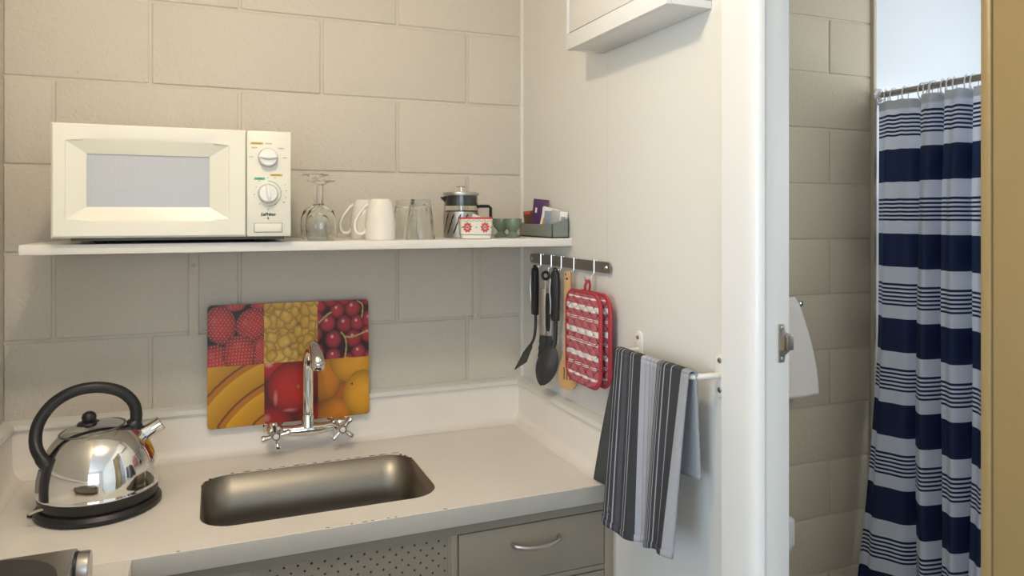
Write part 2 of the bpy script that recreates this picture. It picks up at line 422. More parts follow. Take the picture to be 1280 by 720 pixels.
sk = thing('sink', (-.618, -.318, .75), 'rectangular stainless steel sink bowl set in the cream worktop', 'sink')
rings = []
for dz, ins, r in ((-.002, -.008, .066), (-.006, .0005, .062), (-.10, .006, .058), (-.135, .012, .055), (-.150, .024, .048), (-.156, .045, .035)):
    rings.append([(x, y, CT+dz) for x, y in rrect(SX0+ins, SX1-ins, SY0+ins, SY1-ins, r, 8)])
rings[0] = [(x, y, CT-.039) for x, y in rrect(SX0-.012, SX1+.012, SY0-.012, SY1+.012, .07, 8)]
rings.insert(1, [(x, y, CT-.039) for x, y in rrect(SX0+.0005, SX1-.0005, SY0+.0005, SY1-.0005, .062, 8)])
rings[2] = [(x, y, CT-.0015) for x, y in rrect(SX0+.001, SX1-.001, SY0+.001, SY1-.001, .062, 8)]
obj('bowl', MB().loft(rings[2:], False, True), M_sink, sk, solid=.0015, recalc=False, smooth=50)
obj('drain', MB().lathe([(.0, .003), (.02, .003), (.024, .0015), (.036, .004), (.040, .002), (.041, 0)], (-.618, -.318, CT-.1555), 28), M_chrome, sk)

# base cabinet
CY = -.535
cb = thing('sink_cabinet', (-.48, -.3, 0), 'taupe painted sink cabinet with drawers and a perforated front panel', 'cabinet')
obj('top_rail', MB().box(-.957, 0, CY, CY+.02, .839, .8615, .001), M_cab, cb)
obj('stile', MB().box(-.031, -.009, CY, CY+.02, .08, .84, .001), M_cab, cb)
obj('filler_strip', MB().box(-.009, 0, CY+.004, CY+.02, .08, .84, .001), mat('filler_paint', (.50, .46, .38), .5), cb)
obj('stile', MB().box(-.385, -.3705, CY, CY+.02, .08, .84, .001), M_cab, cb)
obj('stile', MB().box(-.957, -.765, CY, CY+.02, .08, .84, .001), M_cab, cb)
obj('middle_rail', MB().box(-.371, -.031, CY+.001, CY+.02, .708, .7195, .001), M_cab, cb)
obj('bottom_rail', MB().box(-.957, 0, CY+.001, CY+.02, .08, .12, .001), M_cab, cb)
obj('carcass', MB().box(-.95, -.93, CY+.02, -.03, 0, .70).box(-.02, -.004, CY+.02, -.03, 0, .70).box(-.93, -.02, -.04, -.03, .1, .70).box(-.93, -.02, CY+.02, -.03, .09, .1), M_dark, cb)
def handle(x0, x1, z0, z1, y, par):
    p = spline([(x0, y, z0), (x0+.004, y-.014, z0-.0015), ((x0*2+x1)/3, y-.022, z0+(z1-z0)*.33-.006), ((x0+2*x1)/3, y-.022, z0+(z1-z0)*.66-.006), (x1-.004, y-.014, z1-.0015), (x1, y, z1)], 5)
    obj('handle', MB().tube(p, .0046, 10, flat=(1, .8)), M_brushed, par, label='curved brushed steel bow handle')
for z0, z1 in ((.7215, .8375), (.56, .706), (.35, .552), (.13, .342)):
    d = obj('drawer_front', MB().box(-.3685, -.0335, CY-.001, CY+.018, z0, z1, .0012), M_cab, cb)
    zm = .801 if z0 > .7 else (z0+z1)/2+.02
    handle(-.252, -.146, zm, zm, CY-.001, d)
# perforated panel with real holes on a staggered grid
P = .0124; mbp = MB(); mbs = MB(); x0p = -.765; nx, nz = 30, 22; zt = .838
hx0 = -.3972-(nx-1.0)*P
for i in range(nx+1):
    for j in range(nz):
        cx_, cz_ = -.3972-i*P, .8318-j*P
        a = .5*P
        corners = [(cx_-a, cz_-a), (cx_+a, cz_-a), (cx_+a, cz_+a), (cx_-a, cz_+a)]
        if (i+j) % 2 == 1 and i < nx-2 and j < nz-1:
            r = .0023; ho = [(cx_+r*math.cos(PI*k/4-3*PI/4), cz_+r*math.sin(PI*k/4-3*PI/4)) for k in range(8)]
            vs = [(x, CY+.0035, z) for x, z in corners]+[(x, CY+.0035, z) for x, z in ho]+[(x, CY+.0065, z) for x, z in ho]
            fs = []
            for c in range(4):
                h0, h1, h2 = 4+2*c, 4+2*c+1, 4+(2*c+2) % 8
                fs.append((c, (c+1) % 4, h2, h1, h0))
            for k in range(8): fs.append((4+k, 4+(k+1) % 8, 12+(k+1) % 8, 12+k))
            mbp.add(vs, fs)
        else: mbp.add([(x, CY+.0035, z) for x, z in corners], [(0, 1, 2, 3)])
pp = obj('perforated_panel', mbp, M_cab, cb, smooth=0, recalc=False)
obj('panel_border', MB().box(-.3912, -.385, CY+.002, CY+.008, .56, .84).box(-.765, -.3855, CY+.0035, CY+.008, .12, .560), M_cab, cb, smooth=0)
obj('shade_backing', MB().box(-.765, -.385, CY+.019, CY+.021, .12, .84), M_dark, cb, smooth=0)  # near-black sheet added as the unlit interior behind the holes
lc = thing('return_cabinet', (-1.11, -.9, 0), 'taupe painted base cabinet under the left hand worktop return', 'cabinet')
obj('carcass', MB().box(XL+.003, -.975, -1.24, -.56, .08, .861, .001), M_cab, lc)
obj('plinth', MB().box(XL+.003, -1.02, -1.24, -.56, 0, .08, .001), M_dark, lc)
obj('door', MB().box(-.975, -.958, -1.22, -.60, .10, .855, .0015), M_cab, lc)

# ================================================================== SHELF
SZ = 1.43; SF = -.3215
sh = thing('wall_shelf', (-.58, -.01, SZ-.0195), 'long white painted shelf fixed to the block wall below the microwave', 'shelf')
obj('board', MB().box(-1.168, -.001, SF, -.001, SZ-.0195, SZ, .0015), mat('shelf_paint', (.84, .81, .76), .4, bump=.05, bscale=40, var=.03), sh)
for bx_ in (-.873, -.142):
    b = obj('bracket', MB().box(bx_-.0115, bx_+.0115, -.0055, -.0005, 1.193, SZ-.02, .002).box(bx_-.0115, bx_+.0115, -.27, -.0005, SZ-.024, SZ-.0195, .001), M_joint, sh)
    for z in (1.205, 1.365):
        obj('screw', MB().lathe([(0, -.003), (.004, -.002), (.006, 0)], (bx_, -.0055, z), 12, 'y'), M_joint, b)

# ================================================================== MICROWAVE
MX0, MX1, MZ0, MZ1, MY = -1.112, -.677, 1.4425, 1.662, -.345
mw = thing('microwave_oven', ((MX0+MX1)/2, -.2, SZ), 'cream microwave oven with two dials standing on the shelf', 'microwave')
obj('case', MB().box(MX0+.004, MX1-.004, MY+.03, -.045, MZ0+.004, MZ1-.003, .006), M_mw, mw)
XS = -.7655
# door with a bevelled recess and window opening
def rect(x0, x1, z0, z1, y, arch=0, n=10):
    pts = []
    for k in range(n): t = k/n; pts.append((x0+(x1-x0)*t, y, z0-arch*4*t*(1-t)))
    pts.append((x1, y, z0)); pts.append((x1, y, z1))
    for k in range(n): t = k/n; pts.append((x1+(x0-x1)*t, y, z1+arch*4*t*(1-t)))
    del pts[-n]
    pts.append((x0, y, z1)); return pts
fr = [rect(MX0, XS-.0006, MZ0, MZ1, MY+.032), rect(MX0, XS-.0006, MZ0, MZ1, MY+.004), rect(MX0+.004, XS-.003, MZ0+.004, MZ1-.004, MY),
      rect(-1.0886, -.7985, 1.479, 1.629, MY, .009), rect(-1.0880, -.7991, 1.4796, 1.6284, MY+.002, .002), rect(-1.0543, -.8355, 1.5025, 1.6053, MY+.012), rect(-1.0543, -.8355, 1.5025, 1.6053, MY+.016)]
dm = MB().loft(fr, True, False)
door = obj('door', dm, M_mw, mw, smooth=20, recalc=True)
# window: pale perforated screen
M_scr = mat('microwave_screen', (.56, .57, .59), .25, coat=.3)
nt = M_scr.node_tree; tc = nt.nodes.new('ShaderNodeTexCoord'); vo = nt.nodes.new('ShaderNodeTexVoronoi'); vo.inputs['Scale'].default_value = 330; vo.inputs['Randomness'].default_value = 0
cr = nt.nodes.new('ShaderNodeValToRGB'); cr.color_ramp.elements[0].position = .30; cr.color_ramp.elements[0].color = (.40, .41, .425, 1); cr.color_ramp.elements[1].position = .45; cr.color_ramp.elements[1].color = (.49, .50, .515, 1)
nt.links.new(tc.outputs['Object'], vo.inputs['Vector']); nt.links.new(vo.outputs['Distance'], cr.inputs[0]); nt.links.new(cr.outputs[0], nt.nodes['Principled BSDF'].inputs['Base Color'])
obj('window', MB().box(-1.056, -.834, MY+.0145, MY+.018, 1.5015, 1.6065), M_scr, door)
obj('control_panel', MB().box(XS+.0006, MX1, MY+.0005, MY+.032, MZ0, MZ1, .003), M_mw, mw)
KX = -.7232
for kz, ang in ((1.6067, 90), (1.5317, 8)):
    k = obj('dial', MB().lathe([(.0, -.016), (.0165, -.0155), (.018, -.0135), (.0187, -.003), (.0187, 0)], (KX, MY, kz), 36, 'y'), M_white, mw)
    obj('dial_ring', MB().lathe([(.0187, -.0015), (.0198, -.0015), (.0200, .0005), (.0187, .0005)], (KX, MY, kz), 36, 'y'), M_rail, k)
    a = math.radians(ang); g = []
    n = 12
    grip = [(math.cos(2*PI*i/n)*.0038, math.sin(2*PI*i/n)*.0165) for i in range(n)]
    ca, sa = math.cos(a), math.sin(a)
    obj('dial_grip', MB().loft([[(KX+x*f*ca-z*f*sa, MY-yy, kz+x*f*sa+z*f*ca) for x, z in grip] for yy, f in ((.014, 1.2), (.0195, 1), (.0215, .7))], True, True), M_white, k)
M_green = mat('green_print', (.10, .50, .28), .5); M_yel = mat('yellow_print', (.70, .50, .12), .5); M_org = mat('gold_print', (.55, .36, .08), .5)
FZ = MY+.0004
for s_, x, z, sz in (('DEFROST', -.7455, 1.6355, .0045), ('MEDIUM', -.722, 1.6358, .0036), ('M.LOW', -.7500, 1.6265, .0036), ('M.HIGH', -.6975, 1.6265, .0036), ('LOW', -.7560, 1.6070, .0036), ('HIGH', -.6895, 1.6070, .0036), ('DEFROST', -.7070, 1.5705, .0042), ('kg', -.7095, 1.5655, .004), ('TIMER', -.7400, 1.5625, .0042), ('min', -.7400, 1.5580, .0036), ('0', -.7232, 1.5650, .0036), ('5', -.6885, 1.5500, .0036), ('10', -.6870, 1.5380, .0036), ('15', -.6872, 1.5240, .0036), ('20', -.6915, 1.5140, .0036), ('35', -.7232, 1.4985, .0036)):
    if s_ == 'TIMER': obj('timer_label', MB().box(x-.0105, x+.0105, FZ-.0002, FZ+.0004, z-.0026, z+.0026), M_green, mw, smooth=0)
    if s_ == 'DEFROST': obj('defrost_label', MB().box(x-.0125, x+.0125, FZ-.0002, FZ+.0004, z-.0024, z+.0024), M_yel, mw, smooth=0)
    text('lettering', s_, sz, (x, FZ-.0003, z), M_print, mw)
arc = [(KX+.0262*math.cos(a), FZ, 1.5317+.0262*math.sin(a)) for a in np.linspace(PI/2, -PI/2, 24)]
obj('timer_arc', MB().tube(arc, .0006, 6), M_green, mw)
for a in (60, 10, -30, -55, 150, 185, 232):
    r = .0262 if a < 100 else .027
    obj('timer_mark', MB().lathe([(0, -.0006), (.0011, -.0005), (.0013, 0)], (KX+r*math.cos(math.radians(a)), FZ, 1.5317+r*math.sin(math.radians(a))), 8, 'y'), M_org, mw)
text('brand_lettering', 'LaPrimo', .0085, (-.7232, FZ-.0003, 1.4885), M_print, mw, shear=.35, bold=.0005)
obj('emblem', MB().prism([(-.7245, 1.4825), (-.7222, 1.4835), (-.7225, 1.4808), (-.7208, 1.4800), (-.7222, 1.4772), (-.7240, 1.4790), (-.7250, 1.4808)], FZ-.0004, FZ+.0002, 'y'), M_print, mw, smooth=0)
obj('open_button', MB().box(-.7495, -.6960, MY-.0022, MY+.002, 1.4520, 1.4695, .0012), M_mw, mw)
obj('button_gap', MB().box(-.7508, -.6947, MY-.0004, MY+.002, 1.4508, 1.4707, .0004), M_rail, mw)
obj('base_plate', MB().box(MX0+.03, MX1-.012, MY+.02, -.06, MZ0-.006, MZ0+.005, .001), M_grey, mw)
for fx, fy in ((MX0+.075, SF+.028), (MX1-.06, SF+.028), (MX0+.075, -.09), (MX1-.06, -.09)):
    obj('foot', MB().lathe([(0, 0), (.010, 0), (.016, .012), (0, .012)], (fx, fy, SZ), 16), M_black, mw)
obj('hinge_bump', MB().box(MX1-.005, MX1+.003, MY+.045, MY+.07, 1.525, 1.56, .001), M_mw, mw)

# ================================================================== THINGS ON THE SHELF
def wineglass(x, y, s, h, label):
    """Stands upside down: the bowl's rim on the shelf, the foot at the top."""
    pr = [(.0295, 0), (.0325, .015), (.0345, .032), (.0335, .05), (.028, .066), (.017, .076), (.006, .081), (.0042, .087), (.0040, h*.86), (.006, h*.93), (.017, h*.965), (.0305, h*.985), (.032, h*.992), (.030, h), (.0, h)]
    inn = [(0, .0775), (.008, .0745), (.0265, .0625), (.0322, .049), (.0333, .032), (.0313, .015), (.0283, 0)]
    prof = [(a*s, b) for a, b in inn+pr]
    o = obj('wine_glass', MB().lathe(prof, (x, y, SZ+.0004), 40), M_glass); return tag(o, label, 'glass', 'upturned wine glasses on the shelf')
wineglass(-.606, -.18, 1.0, .153, 'taller wine glass upturned on the shelf against the wall')
wineglass(-.605, -.268, .98, .134, 'shorter wine glass upturned on the shelf in front of its taller twin')
def mug(x, y, label, rz):
    t = thing('mug', (x, y, SZ), label, 'mug', 'upturned white mugs on the shelf')
    h = .094
    pr = [(.0345, 0), (.0352, .004), (.0352, .02), (.0348, .022), (.0350, .034), (.0345, .036), (.0340, .05), (.0325, .063), (.0320, .064), (.0300, .078), (.0270, .088), (.0235, .0925), (.0225, h), (.0200, h), (.0195, .0925), (0, .0925)]
    inn = [(0, .088), (.018, .088), (.0255, .082), (.030, .06), (.032, .03), (.0325, 0)]
    obj('cup', MB().lathe([(a, b) for a, b in inn+pr[::-1]][0:0] or [(a, b) for a, b in pr]+[], (x, y, SZ+.0003), 40), M_china, t)
    obj('inside', MB().lathe(inn+[(.0345, 0)], (x, y, SZ+.0004), 40), M_china, t)
    p = spline([(-.0275, 0, .083), (-.036, 0, .076), (-.050, 0, .058), (-.0585, 0, .038), (-.056, 0, .020), (-.047, 0, .0135), (-.036, 0, .018), (-.0335, 0, .026)], 6)
    c, s = math.cos(rz), math.sin(rz)
    obj('handle', MB().tube([(x+q.x*c, y+q.x*s, SZ+q.z) for q in p], .0043, 10, flat=(1.0, 1.5)), M_china, t)
mug(-.470, -.262, 'white china mug upturned on the shelf, beside the wine glasses, in front of its twin', -.12)
mug(-.487, -.165, 'white china mug upturned on the shelf, half hidden behind its twin', -.12)
def tumbler(x, y, label):
    n = 40; rings = []
    for r, z, fl in ((.0315, 0, 0), (.0335, .0, 0), (.0338, .006, 0), (.0325, .03, .04), (.0275, .07, .07), (.0245, .088, .06), (.0232, .094, 0), (.012, .0945, 0), (.011, .0935, 0)):
        rings.append([((x+r*(1-fl*(abs(math.sin(5*2*PI*k/n))))*math.cos(2*PI*k/n)), y+r*(1-fl*abs(math.sin(5*2*PI*k/n)))*math.sin(2*PI*k/n), SZ+.0004+z) for k in range(n)])
    rin = []
    for r, z in ((.009, .078), (.0205, .077), (.0235, .065), (.028, .03), (.0305, .006), (.0315, 0)):
        rin.append([(x+r*math.cos(2*PI*k/n), y+r*math.sin(2*PI*k/n), SZ+.0004+z) for k in range(n)])
    o = obj('tumbler', MB().loft(rin+rings[1:], True, True), M_glass, smooth=25)
    return tag(o, label, 'glass', 'upturned tumblers on the shelf')
tumbler(-.374, -.262, 'faceted glass tumbler upturned on the shelf, in front of its twin')
tumbler(-.388, -.172, 'faceted glass tumbler upturned on the shelf, half hidden behind its twin')

# french press
fx, fy = -.238, -.155
fp = thing('french_press', (fx, fy, SZ), 'glass french press with black collar and patterned metal sleeve on the shelf', 'coffee maker')
obj('beaker', MB().lathe([(0, .004), (.040, .004), (.0425, .008), (.0425, .112), (.0438, .112), (.0438, .006), (.041, .0025), (0, .0025)], (fx, fy, SZ), 40), M_glass, fp)
obj('collar', MB().lathe([(.036, .081), (.0415, .081), (.0415, .107), (.036, .107), (.036, .081)], (fx, fy, SZ), 40), M_black, fp)
obj('lid', MB().lathe([(0, .118), (.040, .117), (.0455, .1155), (.0465, .112), (.0455, .108), (0, .108)], (fx, fy, SZ), 40), M_brushed, fp)
obj('spout', MB().loft([[(fx-.040, fy-.010, SZ+.106), (fx-.040, fy+.010, SZ+.106), (fx-.041, fy, SZ+.088)], [(fx-.055, fy-.003, SZ+.103), (fx-.055, fy+.003, SZ+.103), (fx-.054, fy, SZ+.100)]]), M_black, fp)
k = obj('plunger_rod', MB().lathe([(.003, .02), (.003, .128), (0, .128)], (fx, fy, SZ), 12), M_chrome, fp)
obj('plunger_knob', MB().lathe([(0, .133), (.010, .1335), (.0125, .1315), (.0115, .1295), (.004, .1285), (.004, .116), (0, .116)], (fx, fy, SZ), 20), M_chrome, fp)
# sleeve: steel band with dark slanting slashes
sl = obj('sleeve', MB().lathe([(.0442, .0015), (.0452, .0015), (.0452, .066), (.0442, .066), (.0442, .0015)], (fx, fy, SZ), 48), M_brushed, fp)
for a0 in np.linspace(0, 2*PI, 16, endpoint=False):
    for kk, (za, zb) in enumerate(((.008, .030), (.024, .046), (.040, .062))):
        vs = []
        for t in np.linspace(0, 1, 5):
            a = a0+kk*.13+t*.22; z = za+(zb-za)*t; r = .0456; hw = .05*math.sin(PI*(t*.9+.05))
            vs += [(fx+r*math.cos(a-hw), fy+r*math.sin(a-hw), SZ+z), (fx+r*math.cos(a+hw), fy+r*math.sin(a+hw), SZ+z)]
        obj('slash', MB().add(vs, [(2*i, 2*i+1, 2*i+3, 2*i+2) for i in range(4)]), M_black, sl, smooth=0)
hp = [(fx+.040, fy-.012, SZ+.079), (fx+.047, fy-.018, SZ+.0805), (fx+.066, fy-.026, SZ+.0805), (fx+.071, fy-.028, SZ+.076), (fx+.071, fy-.028, SZ+.012), (fx+.064, fy-.025, SZ+.007), (fx+.044, fy-.014, SZ+.007)]
obj('handle', MB().tube(hp, .0042, 8, flat=(1, 1.5)), M_black, fp)

# patterned sugar bowl with sachets
gx, gy = -.239, -.267
M_tin = mat('cream_glaze', (.80, .76, .67), .25); M_red = mat('red_print', (.55, .055, .04), .4); M_gr = mat('grey_print', (.20, .22, .22), .5)
sb = thing('sugar_bowl', (gx, gy, SZ), 'square cream bowl with red rim and red flower motifs in front of the french press', 'bowl')
def sq(h, z, r=.008): return [(x, y, SZ+z) for x, y in rrect(gx-h, gx+h, gy-h, gy+h, r, 4)]
obj('bowl', MB().loft([sq(.0335, .0005), sq(.0355, .002), sq(.0358, .009), sq(.0372, .0095), sq(.0385, .047), sq(.0388, .049), sq(.0365, .049), sq(.0350, .012)], True, True), M_tin, sb, smooth=30)
obj('red_rim', MB().loft([sq(.0392, .048), sq(.0396, .0525), sq(.0362, .0525), sq(.0362, .046)], False, False), M_red, sb)
obj('band', MB().loft([sq(.0377, .0102), sq(.0379, .0118)], False, False), M_gr, sb)
def on_face(u, z): return (gx+u, gy-(.0372+(.0013*(z-.0095)/.0375))-.0004, SZ+z)
for cu in (-.022, .020):
    fl = obj('flower', MB().lathe([(0, -.0003), (.0028, -.0002), (.003, 0)], on_face(cu, .028), 10, 'y'), M_gr, sb)
    for k in range(9):
        a = 2*PI*k/9+.2; rr = .0074
        cx_, cz_ = cu+rr*math.cos(a)*.95, .028+rr*math.sin(a)*1.15
        pts = []
        for i in range(8):
            b = 2*PI*i/8; ex, ez = .0042*math.cos(b), .0028*math.sin(b)
            px, pz, _ = on_face(cx_+ex*math.cos(a)-ez*math.sin(a), cz_+ex*math.sin(a)+ez*math.cos(a))[0], on_face(0, cz_+ex*math.sin(a)+ez*math.cos(a))[2], 0
            pts.append((px, on_face(0, cz_)[1]-.0001, pz))
        obj('petal', MB().add(pts, [tuple(range(8))]), M_red, fl, smooth=0)
for cu in (-.001, .0345, -.0345): obj('dot', MB().lathe([(0, -.0003), (.0014, -.0002), (.0016, .0002)], on_face(cu, .028), 8, 'y'), M_print, sb)
for k in range(6):
    u0 = -.032+k*.0128; obj('scallop', MB().tube([on_face(u0+.0128*t, .0455-.0035*math.sin(PI*t)) for t in np.linspace(0, 1, 7)], .0005, 5), M_gr, sb)
sb.rotation_euler.z = -.24
M_paper = mat('paper_white', (.80, .77, .72), .6, bump=.1, bscale=60)
def packet(name, c, wd, ht, tilt, yaw, m, label, cat, group=None, th=.004, stripes=()):
    """Crimped sachet: pillow-shaped, standing up; stripes = extra printed bands (z0,z1,material)."""
    R = Matrix.Translation(Vector(c)) @ Matrix.Rotation(yaw, 4, 'Z') @ Matrix.Rotation(tilt, 4, 'Y')
    def fn(sgn, grow=0):
        def f(u, v):
            t = th*(max(0, (1-abs(2*u-1)**3)*(1-abs(2*v-1)**4)))+.0004+grow
            return R @ Vector(((u-.5)*wd, sgn*t, v*ht))
        return f
    t = thing(name, c, label, cat, group)
    obj('wrapper', MB().grid(fn(-1), 10, 12).grid(fn(1), 10, 12), m, t, smooth=60)
    for (u0, u1, z0, z1, sm) in stripes:
        f = fn(-1, .0003); obj('printed_panel', MB().grid(lambda u, v: f(u0+(u1-u0)*u, z0+(z1-z0)*v), 6, 6), sm, t, smooth=60)
    return t
packet('sugar_sachet', (gx-.006, gy, SZ+.016), .030, .043, .35, .2, M_paper, 'white paper sachet lying in the red-rimmed bowl', 'sachet')

def eggcup(x, y, label):
    pr = [(0, .003), (.016, 0), (.0185, .001), (.0185, .004), (.011, .010), (.0095, .014), (.013, .019), (.020, .027), (.0225, .037), (.0222, .048), (.0208, .0485), (.0205, .038), (.017, .027), (0, .022)]
    o = obj('egg_cup', MB().lathe(pr, (x, y, SZ+.0003), 32), M_egg); return tag(o, label, 'egg cup', 'green egg cups on the shelf')
eggcup(-.118, -.214, 'green glazed egg cup standing beside the grey sachet tray')
eggcup(-.131, -.165, 'green glazed egg cup half hidden behind its twin')

tr = thing('sachet_tray', (-.03, -.2, SZ), 'grey open tray with a sloping end, full of sachets on the shelf', 'tray')
TX0, TX1, TY0, TY1 = -.0505, -.0045, -.306, -.10
obj('floor_panel', MB().box(TX0, TX1, TY0, TY1, SZ+.0002, SZ+.003), M_tray, tr)
obj('side', MB().box(TX0, TX0+.0025, TY0, TY1, SZ, SZ+.0345, .0005), M_tray, tr)
obj('side', MB().box(TX1-.0025, TX1, TY0, TY1, SZ, SZ+.050, .0005), M_tray, tr)
endp = [(TX0, SZ+.0), (TX1, SZ+.0), (TX1, SZ+.050), (TX0, SZ+.0345)]
obj('end', MB().prism(endp, TY0, TY0+.0025, 'y'), M_tray, tr); obj('end', MB().prism(endp, TY1-.0025, TY1, 'y'), M_tray, tr)
M_purple = mat('purple_foil', (.085, .03, .11), .3, bump=.2, bscale=60); M_brown = mat('brown_wrapper', (.12, .06, .03), .4, var=.5, vscale=120)
M_blue = mat('blue_wrapper', (.25, .30, .40), .4, var=.4, vscale=100); M_orange = mat('orange_print', (.75, .32, .04), .5); M_cap = mat('grey_wrapper', (.42, .41, .38), .4, var=.3, vscale=90)
Zt = SZ+.004
packet('tea_sachet', (-.028, -.135, Zt), .044, .066, -.10, -.95, M_brown, 'brown patterned tea sachet at the wall end of the tray', 'sachet', 'sachets in the tray', stripes=((.05, .5, .86, .99, M_red),))
packet('chocolate_sachet', (-.028, -.172, Zt), .044, .096, .10, -.85, M_purple, 'tall purple drinking chocolate sachet standing in the tray', 'sachet', 'sachets in the tray', stripes=((.2, .32, .62, .76, M_paper), (.68, .80, .66, .80, M_paper)))
packet('sugar_sachet', (-.028, -.220, Zt), .044, .074, .22, -.75, M_paper, 'white sachet with an orange spot leaning in the tray', 'sachet', 'sachets in the tray', stripes=((.15, .55, .35, .62, M_orange),))
packet('coffee_sachet', (-.028, -.250, Zt), .038, .064, .05, -.7, M_blue, 'blue and white coffee sachet standing in the tray', 'sachet', 'sachets in the tray')
packet('creamer_sachet', (-.026, -.272, Zt), .036, .066, .15, -.7, M_cap, 'grey creamer sachet in the tray', 'sachet', 'sachets in the tray')
packet('stick_sachet', (-.018, -.294, Zt), .020, .062, .10, -.5, M_paper, 'thin white sachet at the sloping end of the tray', 'sachet', 'sachets in the tray', stripes=((.2, .8, .1, .8, M_blue),))

# ================================================================== KETTLE
kx, ky = -1.041, -.268
kt = thing('electric_kettle', (kx, ky, CT), 'polished steel dome kettle with black arched handle on its base', 'kettle')
U = Vector((.985, .12, 0)).normalized(); W = Vector((-U.y, U.x, 0))   # spout direction, away from the viewer
def K(u, v, z): return Vector((kx, ky, CT))+U*u+W*v+Vector((0, 0, z))
obj('power_base', MB().lathe([(0, .0003), (.107, .0003), (.1135, .003), (.1135, .010), (.108, .017), (.100, .019), (0, .019)], (kx, ky, CT), 56), M_black, kt)
obj('cord_outlet', MB().loft([[tuple(K(-.100, s, z)) for s, z in ((-.012, .002), (.012, .002), (.012, .013), (-.012, .013))], [tuple(K(-.122, s, z)) for s, z in ((-.004, .003), (.004, .003), (.004, .008), (-.004, .008))]]), M_black, kt)
obj('lower_band', MB().lathe([(.100, .018), (.104, .020), (.107, .030), (.1075, .041), (.1, .043)], (kx, ky, CT), 56), M_black, kt)
KP = [(.1085, .0415), (.1090, .044), (.1075, .046), (.1078, .060), (.1065, .080), (.102, .100), (.0945, .119), (.084, .136), (.071, .150), (.055, .161), (.035, .169), (.015, .1725), (0, .173)]
KPs = [(p.x, p.y) for p in [Vector((a, b, 0)) for a, b in KP[:3]]+spline([(a, b, 0) for a, b in KP[2:]], 4)[1:]]
body = obj('body', MB().lathe([(max(a, 0), b) for a, b in KPs], (kx, ky, CT), 72), M_chrome, kt, smooth=60)
def kr(z):
    for (a, b), (c, d) in zip(KP[2:-1], KP[3:]):
        if b <= z <= d: return a+(c-a)*(z-b)/(d-b)
    return .0
# lid seam, tilted disc on top, and knob
lid = MB()
tilt = Matrix.Rotation(math.radians(-7), 3, W)
rim = []
for k in range(40):
    a = 2*PI*k/40; u, v = .058*math.cos(a)-.012, .058*math.sin(a); r = math.hypot(u, v)
    z = np.interp(-r, [-q[0] for q in KPs[3:]], [q[1] for q in KPs[3:]]); rim.append(K(u, v, z+.0012))
obj('lid_seam', MB().tube(rim, .0016, 6, closed=True), M_rail, kt)
obj('lid_collar', MB().lathe([(0, .005), (.012, .0045), (.019, .002), (.022, -.003), (0, -.004)], tuple(K(-.018, 0, .171)), 28), M_black, kt)
obj('lid_knob', MB().lathe([(0, .026), (.006, .0252), (.011, .0215), (.0135, .015), (.0125, .0085), (.009, .004), (.007, -.002), (0, -.002)], tuple(K(-.018, 0, .168)), 28), M_black, kt)
hp = spline([K(-.078, -.045, .106), K(-.092, -.042, .118), K(-.106, -.024, .146), K(-.103, -.006, .182), K(-.080, 0, .216), K(-.045, 0, .2365), K(-.005, 0, .2405), K(.034, 0, .229), K(.058, 0, .206), K(.066, 0, .180), K(.063, 0, .148)], 6)
obj('handle', MB().tube(hp, [.0125]*8+[.0112]*(len(hp)-8), 14, flat=(1, 1.05)), M_black, kt, smooth=60)
obj('handle_foot', MB().lathe([(.018, -.006), (.017, .006), (.012, .014), (0, .015)], tuple(K(.060, 0, .152)), 20, rot=Matrix.Rotation(.7, 3, W)), M_black, kt)
# black spine down the back of the body
vs = []; fs = []
zs = np.linspace(.046, .124, 9)
for i, z in enumerate(zs):
    r = kr(z)
    for a, dr_ in ((-.13, -.002), (-.10, .0035), (0, .0048), (.10, .0035), (.13, -.002)):
        ang = PI+.56+a; vs.append(K((r+dr_)*math.cos(ang), (r+dr_)*math.sin(ang), z))
for i in range(8):
    for j in range(4): fs.append((i*5+j, i*5+j+1, i*5+j+6, i*5+j+5))
obj('spine', MB().add(vs, fs), M_black, kt, smooth=60)
obj('level_window', MB().loft([[tuple(K((kr(z)+d)*math.cos(PI+.33+a), (kr(z)+d)*math.sin(PI+.33+a), z)) for a, d in ((-.05, -.001), (.05, -.001), (.04, .004), (-.04, .004))] for z in (.058, .08, .1)]), mat('smoked_plastic', (.25, .24, .22), .15), kt)
obj('switch', MB().box(-.006, .006, -.004, .004, -.001, .003, .001), M_black, kt) if False else None
sw = spline([K(-.092, -.05, .030), K(-.106, -.058, .030), K(-.115, -.063, .029)], 4)
obj('switch_lever', MB().tube(sw, [.003]*5+[.0035]*(len(sw)-5), 10, flat=(.7, 1.6)), mat('clear_lever', (.55, .5, .45), .2), kt)
sd = (U*.86+Vector((0, 0, .51))).normalized(); q = Vector((0, 0, 1)).rotation_difference(sd).to_matrix()
obj('spout', MB().lathe([(.0195, -.030), (.0170, .0), (.0150, .012), (.0148, .030), (.0155, .034), (.0138, .034), (.0130, .012), (.012, -.020)], tuple(K(.083, 0, .136)), 28, rot=q), M_chrome, kt)

